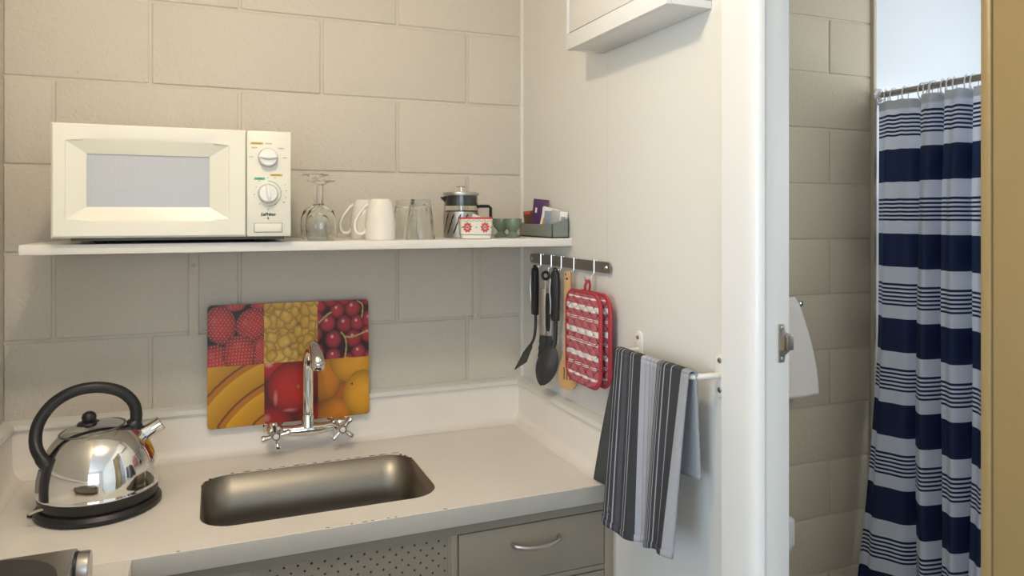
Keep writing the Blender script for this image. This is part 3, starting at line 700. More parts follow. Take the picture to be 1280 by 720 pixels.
# ================================================================== HOTPLATE
hb = thing('benchtop_hotplate', (-1.14, -.74, CT), 'grey steel benchtop hotplate with a round dark plate and side knob', 'hotplate')
obj('body', MB().box(-1.250, -1.030, -.905, -.588, CT+.008, CT+.050, .003), M_rail, hb)
obj('plate', MB().lathe([(0, .0045), (.094, .0045), (.098, .003), (.099, 0)], (-1.140, -.700, CT+.0498), 56), mat('cast_iron', (.045, .042, .038), .55, bump=.1, bscale=120), hb)
kn = obj('knob_collar', MB().lathe([(0, .0), (.0275, 0), (.0275, .005), (0, .005)], (-1.0305, -.618, CT+.027), 32, 'x'), M_black, hb)
obj('knob', MB().lathe([(0, .004), (.0265, .004), (.0270, .006), (.0268, .020), (.0255, .0215), (0, .0215)], (-1.0305, -.618, CT+.027), 36, 'x'), M_brushed, hb)
for x in (-1.235, -1.045):
    for y in (-.89, -.60): obj('foot', MB().lathe([(0, 0), (.008, 0), (.009, .010), (0, .010)], (x, y, CT), 14), M_black, hb)

# ================================================================== FAUCET
FZc = .958; fyb = -.072
tp = thing('wall_mixer_tap', (-.611, -.03, FZc), 'chrome wall mixer tap with cross handles and swan neck over the sink', 'tap')
bar = spline([(-.690, fyb, FZc), (-.665, fyb-.001, FZc-.001), (-.64, fyb-.003, FZc-.003), (-.6115, fyb-.004, FZc-.002), (-.583, fyb-.003, FZc-.003), (-.558, fyb-.001, FZc-.001), (-.533, fyb, FZc)], 4)
obj('crossbar', MB().tube(bar, [.0125+.0035*math.exp(-((i-12)/4)**2) for i in range(len(bar))], 18), M_chrome, tp)
for hx, rot0 in ((-.690, 10), (-.533, 47)):
    b = obj('valve_body', MB().lathe([(.0, .048), (.012, .048), (.0135, .040), (.018, .034), (.0205, .018), (.0205, -.012), (.017, -.018), (.013, -.020), (.0, -.020)], (hx, fyb, FZc), 24, 'y', rot=Matrix.Scale(1, 3)), M_chrome, tp)
    obj('wall_flange', MB().lathe([(0, .0), (.026, 0), (.025, -.006), (.017, -.011), (0, -.011)], (hx, -.0205, FZc), 24, 'y'), M_chrome, b)
    y1 = fyb-.020
    obj('stem', MB().lathe([(.013, .004), (.0115, -.004), (.012, -.010), (.010, -.016), (0, -.016)], (hx, y1, FZc), 20, 'y'), M_chrome, tp)
    h = obj('cross_handle', MB().lathe([(.0, .0), (.010, .0), (.0125, -.006), (.0125, -.013), (.009, -.017), (0, -.017)], (hx, y1-.012, FZc), 20, 'y'), M_chrome, tp)
    obj('cap', MB().lathe([(0, -.0025), (.0055, -.002), (.007, 0), (0, .001)], (hx, y1-.029, FZc), 16, 'y'), M_white, h)
    for k in range(4):
        a = math.radians(rot0+90*k); d = Vector((math.cos(a), 0, math.sin(a)))
        p0 = Vector((hx, y1-.021, FZc))
        obj('spoke', MB().tube([p0+d*.006, p0+d*.014, p0+d*.022, p0+d*.029, p0+d*.033, p0+d*.035], [.006, .0058, .0070, .0088, .0076, .003], 12), M_chrome, h)
sx = -.6115
obj('spout_collar', MB().lathe([(.0175, .0), (.0165, .008), (.0150, .012), (.0152, .026), (.0135, .030), (.0120, .031)], (sx, fyb-.004, FZc+.006), 24), M_chrome, tp)
y0_ = fyb-.004
path = spline([(sx, y0_, FZc+.03), (sx, y0_, FZc+.08), (sx, y0_, FZc+.135), (sx+.001, y0_-.006, FZc+.175), (sx+.003, y0_-.024, FZc+.203), (sx+.006, y0_-.050, FZc+.213), (sx+.009, y0_-.075, FZc+.205), (sx+.011, y0_-.092, FZc+.190), (sx+.012, y0_-.099, FZc+.178)], 6)
obj('swan_neck', MB().tube(path, [.0138]*(len(path)-20)+[.0138+.0024*i/19 for i in range(20)], 18), M_chrome, tp, smooth=60)
obj('aerator', MB().lathe([(0, -.012), (.0148, -.012), (.0162, -.009), (.0162, .004), (.0150, .006), (0, .006)], tuple(path[-1]), 24, rot=Matrix.Rotation(.25, 3, 'X')), M_chrome, tp)

# ================================================================== FRUIT BOARD
def fruit_print(NU, NV):
    rng = np.random.RandomState(3)
    img = np.zeros((NV, NU, 3)); pw, ph = NU//3, NV//2
    def canvas(bg):
        c = np.zeros((ph, pw, 3)); c[:] = bg; return c
    yy, xx = np.mgrid[0:ph, 0:pw]; xx = xx/pw; yy = yy/ph     # y from the top
    def ball(c, cx, cy, rx, ry, col, rot=0, hl=.35, edge=.55, hlp=(-.3, -.35), pw_=1.6):
        dx, dy = xx-cx, yy-cy; ca, sa = math.cos(rot), math.sin(rot)
        u, v = (dx*ca+dy*sa)/rx, (-dx*sa+dy*ca)/ry; d = np.sqrt(u*u+v*v); m = d < 1
        sh_ = 1-edge*np.clip(d, 0, 1)**(pw_*2)
        k = np.clip(1-((u-hlp[0])**2+(v-hlp[1])**2)/.06, 0, 1)*hl
        val = np.array(col)[None, None]*sh_[..., None]; val = val*(1-k[..., None])+np.array((1, .93, .9))[None, None]*k[..., None]
        c[m] = val[m]; return u, v, m
    def scatter(dmin, n):
        out = []
        for _ in range(4000):
            p_ = rng.rand(2)*1.14-.07
            if all((p_[0]-a)**2+(p_[1]-b)**2 > dmin**2 for a, b in out): out.append((p_[0], p_[1]))
            if len(out) >= n: break
        return out
    # strawberries
    c = canvas((.13, .04, .04))
    for cx, cy, rx, ry, r in ((.45, .0, .2, .1, .1), (.95, -.02, .22, .12, 0), (.1, .95, .30, .32, .4), (.92, .78, .16, .26, .2), (.22, .32, .27, .32, -.3), (.78, .34, .30, .27, -.5), (.55, .80, .30, .30, .5)):
        u, v, m = ball(c, cx, cy, rx, ry, (.80, .20, .19), r, .12, .40)
        d = (np.cos(u*24+v*9)*np.cos(v*21-u*7)) > .66
        c[m & d] = c[m & d]*.35+np.array((.92, .70, .50))*.65
    img[:ph, :pw] = c
    # corn
    c = canvas((.55, .37, .08))
    for cx, cy in scatter(.125, 70):
        s_ = rng.uniform(.10, .15)
        rr = rng.rand()*3; dx, dy = xx-cx, yy-cy; ca, sa = math.cos(rr), math.sin(rr)
        u, v = (dx*ca+dy*sa)/s_, (-dx*sa+dy*ca)/(s_*.8); d = (np.abs(u)**3.2+np.abs(v)**3.2); m = d < 1
        g_ = rng.rand()*.08; col = np.array((.86+g_, .64+g_, .20+g_)); shd = 1-.30*d
        hl_ = np.clip(1-((u+.3)**2+(v+.3)**2)/.2, 0, 1)*.25
        val = col[None, None]*shd[..., None]; val = val*(1-hl_[..., None])+hl_[..., None]*np.array((1, .95, .75)); c[m] = val[m]
    img[:ph, pw:2*pw] = c
    # cherries
    c = canvas((.20, .03, .06))
    for cx, cy in scatter(.235, 26):
        r = rng.uniform(.135, .165)
        ball(c, cx, cy, r, r, (.68+rng.rand()*.10, .15+rng.rand()*.05, .19+rng.rand()*.04), 0, .75, .55, (-.15, -.3))
    for x0_, y0s, x1_, y1s, bend in ((.02, .36, .26, .2, .1), (.45, .55, .52, 1.0, .12), (.52, .62, .95, .55, -.1), (.86, .3, .80, .02, .1)):
        t = np.linspace(0, 1, 60); X_ = x0_+(x1_-x0_)*t+bend*np.sin(PI*t)*.5; Y_ = y0s+(y1s-y0s)*t-bend*np.sin(PI*t)*.5
        dd = np.min((xx[..., None]-X_)**2+(yy[..., None]-Y_)**2, -1); c[dd < .00022] = (.74, .66, .36)
    img[:ph, 2*pw:] = c
    # bananas: nested arcs sweeping up to the right
    R = np.sqrt((xx-1.75)**2+(yy-2.05)**2*1.1); ph_ = ((R-.52)/.47) % 1.0
    c = np.zeros((ph, pw, 3)); a = np.clip(ph_, 0, 1)[..., None]
    c[:] = np.array((.70, .46, .03))*(1-a)+np.array((.90, .68, .08))*a
    c = np.where(ph_[..., None] < .08, np.array((.45, .24, .02)), c); c = np.where((ph_[..., None] > .80), np.array((.72, .42, .04)), c)
    img[ph:2*ph, :pw] = c
    # tomatoes
    c = canvas((.30, .05, .04))
    ball(c, .12, -.02, .42, .30, (.72, .10, .09), 0, .6, .45, (-.1, .1)); ball(c, .9, .0, .38, .3, (.70, .10, .08), 0, .2, .5)
    ball(c, .15, 1.02, .40, .34, (.62, .07, .06), 0, .4, .55); ball(c, .95, 1.0, .40, .33, (.62, .08, .07), 0, .4, .55)
    ball(c, .52, .42, .47, .44, (.72, .10, .06), 0, .0, .42, (-.35, .55)); ball(c, .62, .42, .03, .04, (.65, .45, .15), 0, 0, .3)
    for hx_, hy_, rx_, ry_ in ((.20, .58, .05, .16), (.46, .80, .16, .035), (.72, .68, .04, .07)):
        d = ((xx-hx_)/rx_)**2+((yy-hy_)/ry_)**2; k = np.clip(1-d, 0, 1)[..., None]*.55; c = c*(1-k)+np.array((.95, .75, .72))*k
    img[ph:2*ph, pw:2*pw] = c
    # apricots
    c = canvas((.62, .24, .06))
    ball(c, .42, .60, .22, .3, (.72, .32, .10), 0, 0, .4); ball(c, .12, .32, .34, .42, (.82, .48, .08), 0, 0, .35)
    ball(c, .70, .05, .48, .38, (.88, .60, .08), 0, .1, .3, (.2, 0)); ball(c, .32, .98, .38, .34, (.84, .48, .06), 0, 0, .35)
    ball(c, .86, .62, .38, .40, (.90, .62, .09), .2, .1, .32, (.1, -.2)); ball(c, .66, .45, .018, .018, (.25, .1, .02), 0, 0, .2)
    img[ph:2*ph, 2*pw:] = c
    return np.clip(img*.88+.075, 0, 1)  # lifted and faded: hazy sheen put into the print colours
NU, NV = 270, 206
img = fruit_print(NU, NV)
BX0, BX1, BZ0, BZ1 = -.8425, -.4515, .9695, 1.267
fb = thing('fruit_board', ((BX0+BX1)/2, -.03, BZ0), 'rectangular board printed with six fruit pictures leaning behind the tap', 'cutting board')
lean = lambda z: -.040+(z-BZ0)*.045      # leans back towards the wall
rr_ = .010
sheet = MB()
pts = rrect(BX0, BX1, BZ0, BZ1, rr_, 6)
obj('board', MB().loft([[(x, lean(z)+.0045, z) for x, z in pts], [(x, lean(z), z) for x, z in pts]]), mat('board_edge', (.30, .16, .06), .4), fb)
us = np.linspace(0, 1, NU+1); vs_ = np.linspace(0, 1, NV+1)
Vv = []
for v in vs_:
    z = BZ1-(BZ1-BZ0)*v
    dzc = max(0, rr_-min(z-BZ0, BZ1-z)); ins = rr_-math.sqrt(max(0, rr_**2-dzc**2))+.0006
    for u in us: Vv.append((BX0+ins+(BX1-BX0-2*ins)*u, lean(z)-.0005, z))
Ff = [(j*(NU+1)+i, j*(NU+1)+i+1, (j+1)*(NU+1)+i+1, (j+1)*(NU+1)+i) for j in range(NV) for i in range(NU)]
po = obj('printed_face', MB().add(Vv, Ff), attr_mat('fruit_print', .35, .35), fb, smooth=0, recalc=False)
ca_ = po.data.color_attributes.new('print', 'FLOAT_COLOR', 'CORNER')
li = np.where(img <= .04045, img/12.92, ((img+.055)/1.055)**2.4)
ca_.data.foreach_set('color', np.repeat(np.concatenate([li.reshape(-1, 3), np.ones((NU*NV, 1))], 1), 4, axis=0).astype(np.float32).ravel())

# ================================================================== UTENSIL RAIL
rl = thing('utensil_rail', (0, -.29, 1.35), 'flat steel utensil rail screwed to the white wall', 'rail')
RZ = 1.3685
pl = [(y, z) for y, z in rrect(-.520, -.078, RZ-.0125, RZ+.0125, .010, 5)]
obj('bar', MB().prism(pl, -.010, -.007, 'x'), M_rail, rl)
for y in (-.505, -.092):
    obj('spacer', MB().lathe([(0, 0), (.006, 0), (.006, .008), (0, .008)], (-.008, y, RZ), 14, 'x'), M_rail, rl)
    obj('screw', MB().lathe([(0, -.003), (.004, -.002), (.0055, 0)], (-.010, y, RZ), 14, 'x'), M_chrome, rl)
HK = {}
def hook(y, drop, label):
    """Square-bent hook over the rail with a J below it."""
    z0 = RZ
    p = [(-.0055, y, z0-.013), (-.0055, y, z0+.0145), (-.0125, y, z0+.0145), (-.0125, y, z0-.014)]
    p += [(-.016, y, z0-.020), (-.020, y, z0-drop+.012)]
    p += [(-.022, y, z0-drop+.003), (-.028, y, z0-drop), (-.034, y, z0-drop+.003), (-.037, y, z0-drop+.012)]
    o = obj('rail_hook', MB().tube(p, .0021, 8), M_chrome); HK[y] = (-.028, y, z0-drop)
    return tag(o, label, 'hook', 'hooks on the utensil rail')
YH = [-.156, -.222, -.280, -.350, -.452]
hook(YH[0], .030, 'steel hook on the rail holding the slotted turner')
hook(YH[1], .030, 'steel hook on the rail holding the tongs')
hook(YH[2], .030, 'steel hook on the rail holding the black spoon')
hook(YH[3], .030, 'steel hook on the rail holding the wooden spoon')
hook(YH[4], .036, 'steel hook on the rail holding the red pot holder')
UX = -.028
def outline(cy, zs, ws, lean_=0):
    L = [(cy+lean_*(zs[0]-z)-w_, z) for z, w_ in zip(zs, ws)]; R = [(cy+lean_*(zs[0]-z)+w_, z) for z, w_ in zip(zs, ws)]
    return [(p.x, p.y) for p in spline([(a, b, 0) for a, b in L], 4)]+[(p.x, p.y) for p in spline([(a, b, 0) for a, b in R[::-1]], 4)]
def black_tool(name, y, label, blade):
    zt = RZ-.030
    t = thing(name, (UX, y, zt-.28), label, name.split('_')[-1])
    yc = y
    hd = outline(yc, [zt+.010, zt-.002, zt-.03, zt-.07, zt-.105, zt-.118], [.005, .0105, .012, .0115, .0105, .009])
    obj('grip', MB().prism(hd, UX-.010, UX+.006, 'x', bev=.0035), M_black, t)
    obj('grip_inlay', MB().tube(spline([(UX-.009, yc+.0095, zt-.012), (UX-.0105, yc+.0115, zt-.04), (UX-.0098, yc+.009, zt-.075), (UX-.009, yc+.0105, zt-.10)], 5), .0022, 8), M_brushed, t)
    obj('hanging_loop', MB().tube([(UX-.002, yc+.0065*math.cos(a), zt+.008+.0065*math.sin(a)) for a in np.linspace(0, 2*PI, 16, endpoint=False)], .0025, 8, closed=True), M_black, t)
    return t, zt, yc
# slotted turner: blade seen almost edge-on, swung towards the corner
t, zt, yc = black_tool('slotted_turner', YH[0], 'black slotted turner hanging next to the room corner', 0)
zb = zt-.118
obj('shaft', MB().tube(spline([(UX, yc, zb+.01), (UX, yc+.001, zb-.035), (UX-.004, yc+.003, zb-.065), (UX-.012, yc+.010, zb-.085)], 5), .004, 8), M_nylon, t)
bl = MB(); ax0 = Vector((UX-.012, yc+.008, zb-.080)); dirv = Vector((-.18, .48, -.86)).normalized(); side = Vector((-.80, -.58, -.12)); side = (side-dirv*side.dot(dirv)).normalized(); nrm = dirv.cross(side)
def bladepts(off): return [ax0+dirv*a+side*b+nrm*off for a, b in ((0, -.008), (.018, -.022), (.072, -.029), (.075, .029), (.018, .022), (0, .008))]
obj('blade', MB().loft([bladepts(-.0012), bladepts(.0012)]), M_nylon, t, smooth=0)
for s_ in (-.016, -.005, .006, .017):
    pts = [ax0+dirv*a+side*b for a, b in ((.024, s_-.0018), (.060, s_-.0018), (.060, s_+.0018), (.024, s_+.0018))]
    obj('slot', MB().loft([[p-nrm*.0015 for p in pts], [p+nrm*.0015 for p in pts]]), mat('slot_through', (.15, .145, .13), .7), t, smooth=0)
# tongs
y = YH[1]; zt = RZ-.030
tg = ROT = thing('tongs', (UX, y, zt-.28), 'steel tongs with black grips and black scalloped heads on the rail', 'tongs')
ROT.rotation_euler.z = .64
obj('pull_ring', MB().tube([(UX-.002, y+.0095*math.cos(a), zt-.008+.0095*math.sin(a)) for a in np.linspace(0, 2*PI, 18, endpoint=False)], .0038, 8, closed=True), M_black, tg)
obj('pull_rod', MB().tube([(UX-.002, y, zt-.016), (UX-.002, y, zt-.05)], .0025, 8), M_chrome, tg)
for sgn, g in ((1, .010), (-1, -.013)):
    yo = y+g
    a = obj('arm', MB().prism(outline(yo, [zt-.042, zt-.06, zt-.13, zt-.165], [.0075, .0095, .0095, .0085]), UX-.012 if sgn < 0 else UX-.002, UX-.006 if sgn < 0 else UX+.004, 'x', bev=.0015), M_brushed, tg)
    if sgn < 0: obj('grip', MB().prism(outline(yo, [zt-.052, zt-.07, zt-.13, zt-.150], [.004, .0065, .0068, .004]), UX-.0155, UX-.011, 'x', bev=.0015), M_black, tg)
    hd = [(yo-.0085, zt-.162), (yo-.0115, zt-.180), (yo-.0100, zt-.188), (yo-.0145, zt-.198), (yo-.0125, zt-.207), (yo-.016, zt-.218), (yo-.013, zt-.229), (yo-.012, zt-.246), (yo, zt-.256), (yo+.010, zt-.244), (yo+.0120, zt-.229), (yo+.0145, zt-.218), (yo+.0115, zt-.207), (yo+.0130, zt-.198), (yo+.0095, zt-.188), (yo+.0105, zt-.180), (yo+.0085, zt-.162)]
    xo = UX-.013 if sgn < 0 else UX-.001
    obj('head', MB().prism(hd, xo, xo+.007, 'x', bev=.0015), M_nylon, tg)
# spoon
t, zt, yc = black_tool('black_spoon', YH[2], 'large black nylon spoon hanging between the tongs and wooden spoon', 1)
zb = zt-.118
obj('shaft', MB().tube(spline([(UX, yc, zb+.01), (UX, yc, zb-.025), (UX-.002, yc+.001, zb-.052), (UX-.006, yc+.006, zb-.070)], 5), [.0052]*11+[.006]*5, 10), M_nylon, t)
t.rotation_euler.z = .64
Wd = Vector((0, -1, 0)).normalized(); Dn = Vector((-.10, .30, -1)).normalized(); Wd = (Wd-Dn*Wd.dot(Dn)).normalized(); Nn = Dn.cross(Wd)
c0 = Vector((UX-.006, yc+.004, zb-.062))
def spoonf(sg):
    def f(u, v):
        wv = .0275*max(0, math.sin(PI*min(1, max(0, v))**1.1))**.6+.005*(1-v); s_ = 2*u-1
        return c0+Dn*(v*.108)+Wd*(wv*s_)+Nn*((.012*(1-s_*s_)*math.sin(PI*v)-.004*sg))
    return f
obj('bowl', MB().grid(spoonf(.25), 12, 18).grid(spoonf(-.25), 12, 18), M_nylon, t, smooth=60)
# wooden slotted spoon
y = YH[3]; zt = RZ-.030
ws_ = thing('wooden_spoon', (UX, y, zt-.29), 'pale wooden slotted spoon hanging beside the red pot holder', 'spoon')
ws_.rotation_euler.z = .55
so = outline(y, [zt+.012, zt+.006, zt-.06, zt-.15, zt-.185, zt-.215, zt-.250, zt-.272, zt-.277], [.004, .0085, .0095, .0085, .011, .022, .027, .017, .003])
obj('spoon', MB().prism(so, UX-.005, UX+.005, 'x', bev=.0025), M_wood, ws_)
obj('hole', MB().lathe([(0, 0), (.0028, 0), (.0028, .001), (0, .001)], (UX-.006, y, zt-.006), 12, 'x'), M_dark, ws_)
for d in (-.008, .0, .008): obj('slot', MB().box(UX-.0056, UX-.0045, y+d-.0016, y+d+.0016, zt-.252, zt-.222), mat('slot_shade', (.20, .10, .04), .8), ws_, smooth=0)

# pot holder: two quilted pads with bound edges and a loop
RED = (.42, .045, .065); PINK = (.46, .13, .15); WHT = (.78, .73, .71)
st = [(0, PINK)]
for a, b in ((.035, .05), (.122, .185), (.258, .266), (.278, .286), (.385, .448), (.515, .523), (.535, .543), (.645, .705), (.775, .783), (.795, .803), (.895, .925)): st += [(a, WHT), (b, PINK)]
M_quilt = ramp_mat('red_striped_quilt', 1, st, rough=.9, bump=.3, bscale=500)
M_bind = mat('red_binding', RED, .85, bump=.3, bscale=400)
ph_ = thing('pot_holder', (-.035, -.46, 1.12), 'red quilted pot holder with white stripes hanging from the rail', 'pot holder')
zt = RZ-.036-.022
def pad(yc, zc_, hw, hh, x, nm):
    pts = rrect(yc-hw, yc+hw, zc_-hh, zc_+hh, .032, 8)
    def f(u, v):
        z = zc_+hh-2*hh*v; dz = max(0, .032-min(z-(zc_-hh), zc_+hh-z)); ins = .032-math.sqrt(max(0, .032**2-dz**2))
        yy_ = yc+hw-ins-(2*(hw-ins))*u
        p, q_ = ((yy_-yc)*.8+z-zc_)/.030, ((yy_-yc)*.8-z+zc_)/.030
        pil = min(abs(math.sin(PI*p)), 1)*min(abs(math.sin(PI*q_)), 1)
        return (x-.0065*pil**.35*min(1, 8*u, 8*(1-u))-.004, yy_, z)
    o = obj(nm, MB().grid(f, 56, 92), M_quilt, ph_, smooth=80, recalc=False)
    st_ = MB()
    for k in range(-14, 15):
        for sg in (1, -1):
            seg = []
            for t in np.linspace(-1, 1, 60):
                z = zc_+hh*t*.97; yy_ = (k*.030+sg*z)/.8 if sg > 0 else (k*.030+1.2-z)/.8-1.5
                yy_ = yc+((k*.030+sg*(z-zc_))/.8)
                dz = max(0, .032-min(z-(zc_-hh), zc_+hh-z)); ins = .032-math.sqrt(max(0, .032**2-dz**2))
                if abs(yy_-yc) < hw-ins-.002: seg.append((x-.0052, yy_, z))
            if len(seg) > 2: st_.tube(seg, .0011, 5, cap=False)
    obj('stitching', st_, mat('stitching_thread', (.13, .02, .03), .9), ph_)
    obj('pad_back', MB().prism(pts, x-.004, x+.004, 'x'), M_bind, ph_)
    obj('binding', MB().tube([(x-.002, a, b) for a, b in pts], .0052, 8, closed=True, flat=(.8, 1.2)), M_bind, ph_)
pad(-.462, 1.2065, .081, .1025, -.044, 'front_quilt')
pad(-.470, 1.2070, .080, .100, -.024, 'back_quilt')
lp = [(-.036, -.455, zt-.010), (-.036, -.453, zt+.012), (-.031, -.4545, zt+.0245), (-.027, -.4555, zt+.0245), (-.026, -.457, zt+.012), (-.030, -.457, zt-.010)]
obj('hanging_loop', MB().tube(spline(lp, 4), .0060, 8, flat=(.35, 1.0)), M_bind, ph_)

# ================================================================== TOWEL RAIL AND TEA TOWEL
TZ = 1.205; TX = -.062
rk = thing('towel_rail', (0, -.76, TZ), 'white enamelled towel rail screwed to the white wall', 'towel rail')
p = spline([(-.004, -.629, TZ), (-.040, -.632, TZ), (TX+.004, -.640, TZ), (TX, -.660, TZ), (TX, -.76, TZ), (TX, -.860, TZ), (TX+.004, -.884, TZ), (-.040, -.892, TZ), (-.004, -.895, TZ)], 5)
obj('bar', MB().tube(p, .0052, 12), M_white_enamel, rk)
for y in (-.629, -.895):
    pl = [(y, TZ+.040), (y+.012, TZ+.034), (y+.016, TZ+.012), (y+.016, TZ-.012), (y+.012, TZ-.034), (y, TZ-.040), (y-.012, TZ-.034), (y-.016, TZ-.012), (y-.016, TZ+.012), (y-.012, TZ+.034)]
    b = obj('end_plate', MB().prism(pl, -.005, 0, 'x', bev=.0015), M_white_enamel, rk)
    for z in (TZ+.026, TZ-.026): obj('screw', MB().lathe([(0, -.003), (.0038, -.002), (.005, 0)], (-.005, y, z), 12, 'x'), M_rail, b)
CH = (.052, .052, .060); CH2 = (.085, .085, .098); LG = (.40, .41, .47); LN = (.34, .35, .39); MG = (.27, .275, .31)
st = [(0, CH)]
def ln(a, w_=.010, c=LN, base=CH): st.extend([(a, c), (a+w_, base)])
ln(.03); ln(.075); ln(.12)
ln(.155, .045, CH2)
ln(.235); ln(.268)
st += [(.385, LG), (.445, MG), (.453, LG), (.500, MG), (.508, LG), (.555, MG), (.563, LG), (.62, CH)]
ln(.635); ln(.657); ln(.680); ln(.72, .012)
ln(.80)
st += [(.925, (.33, .335, .36))]
M_tt = ramp_mat('striped_towel_cloth', 0, st, rough=.95, bump=.35, bscale=700)
M_terry = ramp_mat('terry_towel_back', 0, [(0, (.085, .088, .092)), (.55, (.085, .088, .092)), (.62, CH2), (.80, (.36, .37, .39))], rough=1, bump=1.0, bscale=450)
tw = thing('tea_towel', (TX, -.76, .87), 'charcoal and grey striped tea towel draped over the white towel rail', 'towel')
def tfront(u, v):
    z = TZ+.0075-(TZ+.0075-.872-.022*math.exp(-((u-1)/.25)**2)+.010*math.sin(u*6))*v
    ytop = -.650-.245*u; ybot = -.650-.240*u
    y = ytop+(ybot-ytop)*v**.8
    amp = .003+.009*v
    fold = amp*(math.sin(u*9.5+.6)+.5*math.sin(u*21+1.0*v))
    gather = .016*v*math.exp(-((u-.95)/.12)**2)
    return (TX-.0085-.020*v-fold*.8-gather, y, z)
def tback(u, v):
    hem = .905+.115*min(1, max(0, (u-.3)/.5))
    z = TZ+.0075-(TZ+.0075-hem)*v
    ytop = -.650-.245*u; ybot = -.522-.362*u
    y = ytop+(ybot-ytop)*v**.75
    return (TX+.0085+.012*v-.010*v*math.sin(u*8+2), y, z)
fr_ = obj('front_panel', MB().grid(tfront, 60, 40), M_tt, tw, smooth=80, solid=.003)
def ttop(u, v):
    a = PI*v; p0, p1 = Vector(tfront(u, 0)), Vector(tback(u, 0)); m_ = (p0+p1)/2; r = (p1.x-p0.x)/2
    return (m_.x-r*math.cos(a), m_.y, m_.z+r*.55*math.sin(a))
obj('fold_over_bar', MB().grid(ttop, 60, 8), M_tt, tw, smooth=80, solid=.003)
obj('back_panel', MB().grid(tback, 40, 30), M_terry, tw, smooth=80, solid=.004)
obj('hem', MB().grid(lambda u, v: tuple(Vector(tfront(u, .965+.037*v))+Vector((-.0022, 0, 0))), 60, 3), M_tt, tw, smooth=80, solid=.002)
obj('eyelet', MB().tube([Vector(tfront(.10, .90))+Vector((-.003, .006*math.cos(a), .009*math.sin(a))) for a in np.linspace(0, 2*PI, 16, endpoint=False)], .0013, 6, closed=True), M_brushed, tw)

# ================================================================== WALL CUPBOARD
wc = thing('wall_cupboard', (-.05, -.7, 1.855), 'shallow white wall cupboard mounted high on the white wall', 'cupboard')
CY0, CY1, CX, CZ = -.868, -.476, -.097, 1.857
obj('bottom', MB().box(CX+.0125, -.0005, CY0+.0005, CY1-.0125, CZ, CZ+.014, .001), M_gloss, wc)
obj('side', MB().box(CX+.0125, -.0005, CY1-.012, CY1, CZ-.0005, 2.33, .001), M_gloss, wc)
obj('side', MB().box(CX+.0125, -.0005, CY0, CY0+.012, CZ+.0145, 2.33, .001), M_wall, wc)
obj('top', MB().box(CX+.0125, -.0005, CY0+.0125, CY1-.0125, 2.318, 2.332, .001), M_gloss, wc)
obj('face_frame', MB().box(CX, CX+.012, CY1-.010, CY1, CZ+.0345, 2.33, .001).box(CX, CX+.012, CY0, CY1, CZ-.001, CZ+.034, .001).box(CX, CX+.012, CY0, CY0+.012, CZ+.0345, 2.33, .001), M_gloss, wc)
obj('door', MB().box(CX+.002, CX+.012, CY0+.0145, CY1-.0125, CZ+.0365, 2.325, .001), M_wall, wc)

# strike keep on the jamb
ks = thing('strike_plate', (.045, -1.0, 1.25), 'worn metal strike plate on the white door jamb', 'strike plate')
pl = [(.030, 1.2445), (.041, 1.2445), (.043, 1.2555), (.053, 1.262), (.0545, 1.290), (.043, 1.294), (.041, 1.307), (.030, 1.307)]
obj('plate', MB().prism(pl, -1.0025, -.9998, 'y', bev=.0006), M_rail, ks)
obj('keep_box', MB().box(.0415, .0555, -1.009, -1.0, 1.264, 1.289, .002), M_rail, ks)
obj('latch_hole', MB().box(.0315, .0400, -1.0032, -1.0, 1.264, 1.287), mat('raw_wood', (.30, .22, .13), .8), ks, smooth=0)
for z in (1.2505, 1.3005): obj('screw', MB().lathe([(0, -.0018), (.0028, -.0012), (.0035, 0)], (.0365, -1.0025, z), 12, 'y'), M_chrome, ks)

# ================================================================== BATHROOM
RX, RZ2 = 1.46, 1.933
rod = thing('curtain_rod', (RX, -.9, RZ2), 'steel shower curtain rod fixed to the shower wall', 'curtain rod')
obj('tube', MB().tube([(RX, .05, RZ2), (RX, -2.0, RZ2)], .0115, 16), M_rail, rod)
for y, s_ in ((.05, -1), (-2.0, 1)): obj('flange', MB().lathe([(0, .0), (.026, 0), (.026, .006*s_), (.016, .012*s_), (.0145, .024*s_), (0, .024*s_)], (RX, y, RZ2), 24, 'y'), M_chrome, rod)
NAVY = (.020, .033, .085); CW = (.76, .78, .84)
per = .303; th_ = .0072; st = []
for k in range(6): st += [(k*2*th_/per, NAVY), ((k*2+1)*th_/per, CW)]
st += [(.125/per, NAVY), (.243/per, CW)]
M_curt = ramp_mat('navy_striped_curtain', 1, st, period=True, offset=.053, scale=1/per, rough=.55, transl=.30)
sc = thing('shower_curtain', (RX, -.35, .1), 'white shower curtain with navy bands hanging from the rod', 'shower curtain')
knots = [(.046, .005), (.015, -.012), (-.014, -.034), (-.055, -.024), (-.096, -.012), (-.109, .022), (-.098, .052), (-.116, .048), (-.140, -.012), (-.160, -.036), (-.197, -.056), (-.211, -.004), (-.204, .036), (-.223, .034), (-.238, -.030), (-.262, -.040), (-.292, -.050), (-.306, -.005), (-.298, .046), (-.318, .044), (-.334, -.024), (-.365, -.040), (-.40, -.055), (-.418, .0), (-.41, .04), (-.45, -.02), (-.50, -.05), (-.52, .02), (-.51, .04), (-.56, -.03), (-.61, -.05), (-.63, .02), (-.67, -.03), (-.71, -.02), (-.74, .01)]
kp = spline([(a, b, 0) for a, b in knots], 7)
ringy = [.036, .014, -.020, -.066, -.134, -.150, -.165, -.178, -.212, -.236, -.254, -.297, -.322, -.42, -.52, -.62, -.70]
NC = len(kp)-1; CTOP = RZ2-.028; CL = 1.80
